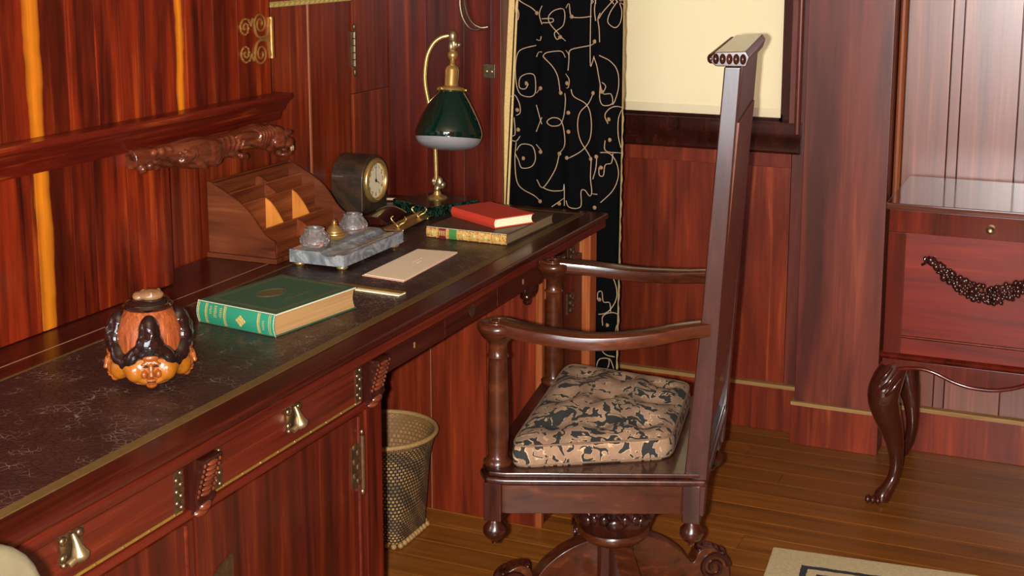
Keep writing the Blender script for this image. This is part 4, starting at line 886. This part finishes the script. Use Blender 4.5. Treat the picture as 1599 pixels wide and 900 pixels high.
cp('relief_carving', cv_, M['chair'], 0, up_, smooth=60)
cp('front_roll', MB().tube(spline([(bx(1.10) + 0.004, -0.18, 1.08), (bx(1.12) + 0.014, -0.18, 1.12), (bx(1.14) + 0.012, -0.18, 1.15), (bx(1.17) + 0.002, -0.18, 1.18)], 4), 0.006, 8).prism([(bx(1.06), 1.06), (bx(1.10) + 0.016, 1.09), (bx(1.13) + 0.019, 1.12), (bx(1.16) + 0.012, 1.16), (bx(1.18), 1.18)], -0.19, 0.19, 'y'), M['chair'], 0.002, smooth=50)
cr = cp('crest_rail', MB().prism([(-0.286, 1.299), (-0.228, 1.299), (-0.218, 1.307), (-0.216, 1.316), (-0.226, 1.326), (-0.284, 1.329), (-0.292, 1.318)], -0.236, 0.236, 'y'), M['chair'], 0.002)
gd = MB()
for s in (-1, 1):
    for i in range(5): gd.ell((-0.280 + 0.013 * i, s * 0.236, 1.3135), (0.0062, 0.010, 0.0105), 10, 8)
for j in range(16): gd.ell((-0.218, -0.225 + 0.03 * j, 1.313), (0.008, 0.013, 0.010), 10, 8)
cp('gadrooned_edge', gd, M['chair'], 0, cr, smooth=60)
# pedestal
hb = cp('turned_hub', MB().lathe([(0.078, 0.228), (0.081, 0.223), (0.081, 0.214), (0.070, 0.203), (0.054, 0.194), (0.044, 0.190)], 40), M['chairL'], smooth=50)
ub = cp('carved_bowl', MB().lathe([(0.045, 0.367), (0.060, 0.345), (0.082, 0.315), (0.092, 0.285), (0.092, 0.258), (0.086, 0.240), (0.078, 0.2282)], 40), M['dark'], 0, smooth=50)
lf = MB()
for i in range(8):
    a = i * PI / 4 + 0.2
    for dz, rr_, sc in ((0.300, 0.086, 1.0), (0.268, 0.093, 0.8)):
        c = (rr_ * cos(a), rr_ * sin(a), dz); rm = Matrix.Rotation(a, 3, 'Z')
        lf.ell(c, (0.010, 0.026 * sc, 0.020 * sc), 10, 8, rm)
        for q in (-1, 1): lf.ell((rr_ * cos(a + q * 0.25), rr_ * sin(a + q * 0.25), dz + 0.008), (0.008, 0.012, 0.014), 8, 6, rm)
    lf.tube([((0.090 + 0.004 * (k % 2)) * cos(a + 0.14 * cos(k * 0.6) * (1 - k / 16)), (0.092) * sin(a + 0.14 * cos(k * 0.6) * (1 - k / 16)), 0.280 + 0.016 * sin(k * 0.6) * (1 - k / 16)) for k in range(15)], 0.004, 6)
cp('leaf_carving', lf, M['dark'], 0, ub, smooth=60)
cp('column', MB().mark().lathe([(0.052, 0.04), (0.052, 0.2)], 8).xf(Matrix.Rotation(PI / 8, 4, 'Z')), M['chair'], 0.002)
lp_ = [(0.040, 0.207), (0.080, 0.200), (0.125, 0.180), (0.162, 0.152), (0.182, 0.128), (0.192, 0.134), (0.200, 0.152), (0.222, 0.158), (0.250, 0.146), (0.272, 0.112), (0.276, 0.07), (0.285, 0.03), (0.290, 0.0), (0.240, 0.0), (0.235, 0.04), (0.215, 0.075), (0.180, 0.085), (0.140, 0.095), (0.090, 0.085), (0.040, 0.06)]
for i in range(4):
    A = Matrix.Rotation(math.radians(215.6 - 189.6 + 90 * i), 4, 'Z')
    lg = cp('leg', MB().mark().prism(sp2(lp_, 3), -0.022, 0.022, 'y').xf(A), M['chairL'], 0.004, smooth=50)
    sc_ = MB().mark()
    for s in (-1, 1):
        sc_.tube([(0.235 + (0.036 - 0.0012 * k) * cos(k * 0.4), s * 0.023, 0.112 + (0.036 - 0.0012 * k) * sin(k * 0.4)) for k in range(26)], 0.006, 6)
    for k in range(5): sc_.ell((0.203 + 0.014 * k, 0, 0.154 - 0.003 * k * k / 4), (0.008, 0.022, 0.006), 10, 6)
    cp('scroll_carving', sc_.xf(A), M['dark'], 0, lg, smooth=60)

# cushion
cu = thing('seat_cushion', 'tufted tapestry seat cushion with dark leaves on the armchair seat', 'cushion', (-0.970, 2.79, 0.462), math.radians(189.6))
Q = [Vector((-0.148, 0.165, 0)), Vector((0.170, 0.297, 0)), Vector((0.168, -0.285, 0)), Vector((-0.146, -0.205, 0))]
def cush(u, v):   # u: back to front, v: near to far
    a, b_ = 2 * u - 1, 2 * v - 1
    # square to rounded square
    k = (abs(a) ** 12 + abs(b_) ** 12) ** (1 / 12); m_ = max(abs(a), abs(b_))
    f = m_ / k if k > 1e-6 else 1
    a2, b2 = a * f, b_ * f; uu, vv = (a2 + 1) / 2, (b2 + 1) / 2
    p = (Q[0] * (1 - uu) + Q[1] * uu) * (1 - vv) + (Q[3] * (1 - uu) + Q[2] * uu) * vv
    return p, m_
def top(u, v):
    s_ = 1.06; u2, v2 = u, v
    p, m_ = cush(u2, v2)
    e = 1 - m_ ** 6; a_, b_ = 2 * u - 1, 2 * v - 1
    z = 0.046 + 0.016 * e + 0.018 * (1 - a_ * a_) * (1 - b_ * b_)
    for i in range(3):
        for j in range(3):
            du, dv = (u - (0.2 + 0.3 * i)) * 0.33, (v - (0.18 + 0.32 * j)) * 0.46
            z -= 0.021 * math.exp(-(du * du + dv * dv) / 0.0011)
    z += 0.003 * sin(u * 23 + v * 9) * e
    return (p.x, p.y, z)
N = 36
cm = MB().grid(lambda u, v: top(u, v), N, N)
def rim(t):
    t = (t % 1) * 4
    return ((t, 0) if t < 1 else (1, t - 1) if t < 2 else (3 - t, 1) if t < 3 else (0, 4 - t))
def side(u, v):
    x, y, z = top(*rim(u)); c = Vector((0.015, 0.01, 0)); q = Vector((x, y, 0)); k = 1 + 0.022 * sin(PI * v)
    q = c + (q - c) * k; return (q.x, q.y, 0.0005 + (z - 0.0005) * (1 - v))
cm.grid(side, 4 * N, 5, True)
cm.f.append(tuple(range(len(cm.v) - 4 * N, len(cm.v))))
cm.uv = {}
part('cushion_body', cm, M['tapestry'], cu, world=False, smooth=70)
part('piping', MB().tube([Vector(top(*rim(i / 120))) * 1.0 for i in range(120)], 0.0024, 6, True), M['pipe'], cu, world=False, smooth=70)
part('piping', MB().tube([Vector((side(i / 120, 0.95))) + Vector((0, 0, 0.002)) for i in range(120)], 0.0024, 6, True), M['pipe'], cu, world=False, smooth=70)
for i in range(3):
    for j in range(3):
        x, y, z = top(0.2 + 0.3 * i, 0.18 + 0.32 * j); part('tuft_button', MB().ell((x, y, z + 0.001), (0.006, 0.006, 0.003), 10, 6), M['tapestry'], cu, world=False)

# ---------------------------------------------------------------- chest on cabriole legs
cs = thing('chest_on_legs', 'red-brown wooden chest with carved garland on cabriole legs', 'chest', (-0.262, 3.92, 0))
X0, X1, YF0, YB0 = -0.520, -0.004, 3.692, 4.128
part('top', MB().box(X0 - 0.008, X1 + 0.008, YF0 - 0.010, YB0, 0.830, 0.848), M['chestT'], cs, 0.003)
part('body', MB().box(X0 + 0.004, X1 - 0.004, YF0 + 0.012, YB0 - 0.003, 0.43, 0.8295), M['chestD'], cs, 0.002)
part('top_rail', MB().box(X0, X1, YF0, YF0 + 0.012, 0.768, 0.8295), M['chestD'], cs, 0.002)
for x in (X0, X1 - 0.046): part('stile', MB().box(x, x + 0.046, YF0, YF0 + 0.012, 0.43, 0.768), M['chestD'], cs, 0.002)
pn_ = part('front_panel', MB().box(X0 + 0.046, X1 - 0.046, YF0 + 0.005, YF0 + 0.014, 0.43, 0.768), M['chest'], cs)
part('panel_bead', MB().tube([(X0 + 0.046, YF0 + 0.004, 0.482), (X1 - 0.046, YF0 + 0.004, 0.482)], 0.004, 8), M['chestD'], cs)
part('base_moulding', MB().prism([(YF0 + 0.012, 0.436), (YF0 - 0.008, 0.434), (YF0 - 0.012, 0.428), (YF0 - 0.008, 0.420), (YF0 + 0.012, 0.418)], X0 - 0.006, X1 + 0.006, 'x'), M['chestD'], cs, smooth=60)
part('key_escutcheon', MB().mark().lathe([(0, 0), (0.012, 0), (0.013, 0.002), (0.008, 0.004), (0.003, 0.002), (0, 0.002)], 20).xf(Matrix.Translation((-0.262, YF0, 0.796)) @ Matrix.Rotation(PI / 2, 4, 'X')), M['bronze'], cs)
half = [(-0.258, 0.418), (-0.258, 0.40), (-0.215, 0.392), (-0.185, 0.398), (-0.150, 0.400), (-0.115, 0.392), (-0.075, 0.376), (-0.035, 0.366), (0, 0.364)]
ap = [(X0 + X1) / 2 + p for p, q in half]; low = [(p, q) for p, q in half]
pts = [((X0 + X1) / 2 + p, q) for p, q in half] + [((X0 + X1) / 2 - p, q) for p, q in reversed(half[:-1])]
apn = part('apron', MB().prism(pts, YF0 - 0.002, YF0 + 0.012, 'y'), M['chestD'], cs, 0.001)
part('apron_bead', MB().tube(spline([(x, YF0 - 0.003, z) for x, z in pts[2:-2]], 3), 0.0055, 8), M['chestD'], apn, smooth=60)
cab = [(0.055, 0.415, 0.030), (0.040, 0.385, 0.036), (0.026, 0.350, 0.042), (0.018, 0.310, 0.043), (0.026, 0.265, 0.039), (0.040, 0.215, 0.032), (0.051, 0.165, 0.024), (0.056, 0.115, 0.0185), (0.052, 0.070, 0.0165), (0.040, 0.040, 0.019), (0.028, 0.020, 0.023), (0.024, 0.006, 0.021)]
for fx, fy in ((1, 1), (-1, 1), (1, -1), (-1, -1)):
    bx0 = X0 if fx > 0 else X1; by0 = YF0 if fy > 0 else YB0 - 0.02
    ps = spline([(bx0 + fx * (a - 0.012), by0 + fy * (a - 0.012), z) for a, z, r in cab], 4)
    rs_ = [v.x for v in spline([(r, 0, 0) for a, z, r in cab], 4)]
    lg = part('cabriole_leg', MB().tube(ps, rs_, 16), M['leg'], cs, smooth=70)
    fx0, fy0 = bx0 + fx * 0.010, by0 + fy * 0.010
    cl = MB()
    for k in (-1, 0, 1): cl.ell((fx0 - fx * 0.016 - k * 0.012 * fy * fx * 0 + 0.014 * k, fy0 - fy * 0.016 , 0.012), (0.0085, 0.014, 0.012), 10, 7)
    part('paw_toes', cl, M['leg'], lg, smooth=70)
    if fy > 0:
        lb = MB()
        for k in range(3): lb.tube(spline([(bx0 + fx * (0.030 + 0.012 * k), by0 - 0.022, 0.400 - 0.014 * k), (bx0 + fx * (0.012 + 0.010 * k), by0 - 0.034, 0.375 - 0.018 * k), (bx0 - fx * (0.012 - 0.010 * k), by0 - 0.026, 0.345 - 0.016 * k)], 4), [0.003, 0.004, 0.005, 0.006, 0.006, 0.006, 0.005, 0.004, 0.002], 8)
        part('knee_carving', lb, M['leg'], lg, smooth=70)
gm = MB(); random.seed(11)
for i in range(61):
    t = -1 + i / 30; x = -0.262 + 0.150 * t; z = 0.618 + 0.085 * abs(t) ** 1.6; wd = 0.008 + 0.018 * (1 - abs(t) ** 1.5)
    for k in range(5):
        q = random.uniform(0.004, 0.0095)
        gm.ell((x + random.uniform(-0.006, 0.006), YF0 + random.uniform(-0.004, 0.003), z + random.uniform(-wd, wd)), (q, q * 0.8, q * random.uniform(0.6, 1.2)), 8, 6, R('Y', random.uniform(0, 180)))
for s in (-1, 1):
    gm.tube(spline([(-0.262 + s * 0.150, YF0, 0.700), (-0.262 + s * 0.162, YF0 - 0.002, 0.706), (-0.262 + s * 0.158, YF0 - 0.003, 0.694), (-0.262 + s * 0.168, YF0, 0.685)], 4), 0.004, 6)
part('carved_garland', gm, M['dark'], pn_, smooth=60, label='dark carved fruit and leaf garland')

# ---------------------------------------------------------------- waste basket
bk = thing('waste_basket', 'black and tan woven cane basket under the desk', 'basket', (-1.672, 2.985, 0))
def sqr(a, k):
    c = max(abs(cos(a)), abs(sin(a))); s_ = min(1.30, 1 / c) * 0.93
    return 1 + (s_ - 1) * max(0, 1 - k * 1.25)
bo = [(0.092, 0.012), (0.096, 0.05), (0.102, 0.09), (0.109, 0.14), (0.117, 0.19), (0.126, 0.235), (0.135, 0.268), (0.139, 0.280)]
N2 = 56
def bf(off): return lambda u, v: (lambda i, f: (lambda r, z: ((r - off) * sqr(2 * PI * u, v) * cos(2 * PI * u), (r - off) * sqr(2 * PI * u, v) * sin(2 * PI * u), z))(bo[i][0] * (1 - f) + bo[min(7, i + 1)][0] * f, bo[i][1] * (1 - f) + bo[min(7, i + 1)][1] * f))(min(7, int(v * 7)), v * 7 - min(7, int(v * 7)))
part('woven_body', MB().grid(bf(0), N2, 14, True), M['weave'], bk, world=False, smooth=70)
part('woven_lining', MB().grid(bf(0.004), N2, 14, True).lathe([(0, 0.016), (0.086, 0.016)], 24), M['weaveI'], bk, world=False, smooth=70)
part('rim', MB().tube([(0.138 * cos(2 * PI * i / 60), 0.138 * sin(2 * PI * i / 60), 0.282) for i in range(60)], 0.0065, 8, True), M['tanrim'], bk, world=False, smooth=70)
fb = MB()
for i in range(40):
    a = 2 * PI * (i + 0.5) / 40; r = 0.094 * sqr(a, 0); fb.ell((r * cos(a), r * sin(a), 0.009), (0.008, 0.008, 0.008), 8, 6)
part('laced_foot', fb, M['tanrim'], bk, world=False, smooth=70)

# ---------------------------------------------------------------- rug
RW, RH = 1.5, 1.0
rg = part('rug', MB().box(-RW / 2, RW / 2, -RH / 2, RH / 2, 0.0005, 0.011), rugm(RW, RH), None, 0.004)
rg.rotation_euler = (0, 0, math.radians(5)); ca, sa = cos(math.radians(5)), sin(math.radians(5))
rg.location = (-0.711 + RW / 2 * ca + RH / 2 * sa, 3.285 + RW / 2 * sa - RH / 2 * ca, 0)
tag(rg, 'cream rug with dark key-line border on the floor by the chest', 'rug')

# ---------------------------------------------------------------- curtain
cn = thing('curtain', 'black velvet curtain embroidered with pale looping cord and rosettes', 'curtain', (-1.44, 3.66, 0.015))
def edgef(x, z): return max(0.0, min(1.0, (x - xl(z) - 0.022) / 0.03))
def fold(x, z): return edgef(x, z) * (0.013 * sin((x + 1.6) * 2 * PI / 0.085 + 0.4 * sin(z * 1.3)) + 0.006 * sin((x + 1.6) * 2 * PI / 0.19 + 1)) + 0.012 * (1 - edgef(x, z))
def cy(x, z): return 3.662 - fold(x, z)
def xl(z): return -1.602 - 0.030 * max(0, min(1.3, (1.37 - z) / 0.6))
def xr(z): return -1.262 - 0.012 * max(0, min(1, (1.0 - z) / 0.7))
def cpt(u, v, off=0.0):
    z = 0.015 + 2.28 * v; x = xl(z) + (xr(z) - xl(z)) * u; return (x, cy(x, z) + off, z)
c_ = MB().grid(lambda u, v: cpt(u, v), 90, 40); c_.grid(lambda u, v: cpt(u, v, 0.004), 90, 40); c_.uv = {}
cl_ = part('velvet_cloth', c_, M['velvet'], cn, smooth=70)
def strip(x0, x1, lft, off, wob=0.0):
    def g(u, v):
        z = 0.015 + 2.28 * v; e = xl(z) if lft else xr(z); x = e + x0 + (x1 - x0) * u + (wob * sin(v * 410) * u + wob * sin(v * 173) * u if wob else 0)
        return (x, cy(x, z) - off, z)
    return MB().grid(g, 4, 240).grid(lambda u, v: Vector(g(u, v)) + Vector((0, off * 0.8, 0)), 4, 240)
for a in ((-0.004, 0.0135, True, 0.002), (0.0185, 0.0245, True, 0.002)):
    m = strip(*a); m.uv = {}; part('cord_border', m, M['tape'], cn, smooth=70)
m = strip(-0.002, 0.005, False, 0.002, 0.0015); m.uv = {}; part('fringe', m, M['tape'], cn, smooth=70)
CORDS=[[(-1575,1363),(-1550,1344),(-1528,1326)],[(-1583,1363),(-1586,1336),(-1580,1306),(-1575,1323),(-1581,1343)],[(-1506,1348),(-1517,1324),(-1506,1295)],[(-1506,1311),(-1481,1312),(-1476,1307),(-1481,1301),(-1504,1300)],[(-1462,1266),(-1481,1292),(-1488,1315),(-1474,1335),(-1448,1339),(-1440,1319),(-1448,1293),(-1473,1272),(-1468,1252),(-1459,1259)],[(-1434,1343),(-1420,1356),(-1413,1323),(-1391,1317),(-1360,1321)],[(-1353,1361),(-1362,1354),(-1363,1192),(-1355,1191),(-1348,1210)],[(-1343,1368),(-1348,1341),(-1343,1309)],[(-1328,1332),(-1335,1315),(-1331,1289),(-1329,1250)],[(-1297,1369),(-1321,1335),(-1332,1316)],[(-1287,1365),(-1304,1336),(-1310,1306),(-1293,1290),(-1276,1307),(-1271,1337),(-1280,1359),(-1264,1356)],[(-1529,1250),(-1513,1249),(-1509,1261)],[(-1459,1259),(-1437,1250)],[(-1419,1207),(-1412,1227),(-1362,1239),(-1345,1249)],[(-1531,1233),(-1572,1219),(-1585,1181),(-1583,1126),(-1571,1093),(-1549,1083),(-1533,1098),(-1535,1142),(-1553,1151),(-1571,1140),(-1573,1113),(-1560,1107),(-1553,1121)],[(-1529,1200),(-1520,1214),(-1506,1216)],[(-1502,1204),(-1491,1215),(-1455,1218),(-1437,1203)],[(-1502,1204),(-1480,1178),(-1465,1145),(-1458,1101)],[(-1433,1223),(-1419,1210),(-1422,1167)],[(-1348,1206),(-1337,1183),(-1330,1150),(-1322,1110)],[(-1330,1213),(-1306,1198),(-1284,1166),(-1280,1126),(-1290,1086),(-1297,1072)],[(-1433,1156),(-1418,1143),(-1420,1120),(-1429,1116)],[(-1322,1137),(-1313,1125),(-1318,1104),(-1301,1102),(-1298,1075),(-1318,1071),(-1327,1091),(-1326,1131)],[(-1411,1114),(-1404,1094),(-1375,1071),(-1360,1042),(-1356,1002),(-1363,967),(-1384,936),(-1413,917),(-1425,914)],[(-1350,1103),(-1368,1072),(-1389,1047),(-1394,1006),(-1385,959),(-1359,917)],[(-1438,1099),(-1434,1079),(-1441,1038),(-1457,1006),(-1479,1002),(-1490,1015),(-1476,1026),(-1454,1017),(-1439,983),(-1437,949),(-1457,924)],[(-1460,917),(-1471,871),(-1500,821),(-1526,840)],[(-1500,821),(-1474,810),(-1445,814),(-1438,832),(-1437,770)],[(-1529,1060),(-1505,1007)],[(-1505,1027),(-1529,982)],[(-1601,1084),(-1586,1088),(-1573,1065),(-1571,1038),(-1582,1030)],[(-1590,1023),(-1586,975),(-1603,967)],[(-1603,956),(-1582,954),(-1571,969)],[(-1582,951),(-1586,898),(-1579,836),(-1556,803),(-1515,781)],[(-1580,927),(-1567,945),(-1541,936),(-1532,902),(-1545,877),(-1567,875),(-1575,899),(-1586,919)],[(-1529,944),(-1508,931)],[(-1260,1067),(-1297,1065),(-1314,1044),(-1307,1018)],[(-1262,1064),(-1279,1033),(-1278,979),(-1260,940)],[(-1313,970),(-1313,943),(-1295,934),(-1260,937)],[(-1324,936),(-1302,931),(-1281,898),(-1277,865),(-1294,823),(-1322,790)],[(-1295,931),(-1298,904),(-1312,899),(-1316,869),(-1326,871),(-1327,892)],[(-1348,856),(-1337,888),(-1334,922)],[(-1355,914),(-1358,859),(-1352,818),(-1361,804),(-1376,820),(-1385,816),(-1386,771),(-1416,772),(-1427,788)],[(-1351,813),(-1331,814)],[(-1478,763),(-1460,777),(-1441,791)],[(-1529,1095),(-1511,1111)]]
ROSES=[(-1528,1326),(-1459,1259),(-1411,1320),(-1346,1251),(-1558,1123),(-1456,1098),(-1322,1110),(-1426,1130),(-1425,914),(-1357,913),(-1459,920),(-1579,1046),(-1576,988),(-1511,778),(-1564,903),(-1510,925),(-1306,1030),(-1303,971),(-1340,774),(-1322,892),(-1336,923),(-1420,1046),(-1419,991),(-1511,1111),(-1350,1104),(-1459,772)]
for dz, mir in ((0, 0), (-0.665, 1), (0.665, 1)):
    tf = lambda x, z: (x / 1000, (z / 1000 + dz) if not mir else ((2 * 1.03 - z / 1000) + dz))
    em = MB()
    for c in CORDS:
        p3 = []
        for q in spline([(*tf(*p), 0) for p in c], 5):
            z = q.y
            if 0.03 < z < 2.28 and q.x < xr(z): p3.append((q.x, cy(q.x, z) - 0.002, z))
        if len(p3) > 2: em.tube(p3, 0.0013, 5)
    part('cord_embroidery', em, M['stitch'], cl_, smooth=70)
    for rx, rz in ROSES:
        x, z = tf(rx, rz)
        if 0.05 < z < 2.26: part('rosette', MB().ell((x, cy(x, z) - 0.002, z), (0.0062, 0.0022, 0.0062), 10, 6), M['rose'], cl_, smooth=70)
part('curtain_rod', MB().tube([(-1.66, 3.662, 2.31), (-1.22, 3.662, 2.31)], 0.012, 12), M['brassD'], cn)

# ---------------------------------------------------------------- pale upholstered chair, only a corner in view
uc = thing('upholstered_chair', 'pale upholstered chair with rounded back, a corner showing beside the near drawers', 'chair', (-0.80, 0.80, 0))
ys = [0.60, 1.06]; 
dB, dZ = -0.035, -0.014
bpts = [(0.60, 0.50), (1.068, 0.50), (1.073, 0.84)] + [(0.985 + 0.088 * cos(a * PI / 16), 0.872 + 0.098 * sin(a * PI / 16)) for a in range(0, 9)] + [(0.683 + 0.088 * cos(a * PI / 16), 0.872 + 0.098 * sin(a * PI / 16)) for a in range(8, 17)] + [(0.595, 0.84)]
bpts = [(p + dB, q + dZ) for p, q in bpts]
part('backrest', MB().prism(bpts, -1.03, -0.98, 'x'), M['uphol'], uc, 0.012, seg=3)
part('seat', MB().box(-1.02, -0.60, 0.58, 1.08, 0.40, 0.48), M['uphol'], uc, 0.02, seg=3)
for x in (-1.0, -0.62):
    for y in (0.61, 1.05): part('leg', MB().tube([(x, y, 0.41), (x, y, 0.2), (x, y, 0.0)], [0.022, 0.018, 0.013], 10), M['leg'], uc)
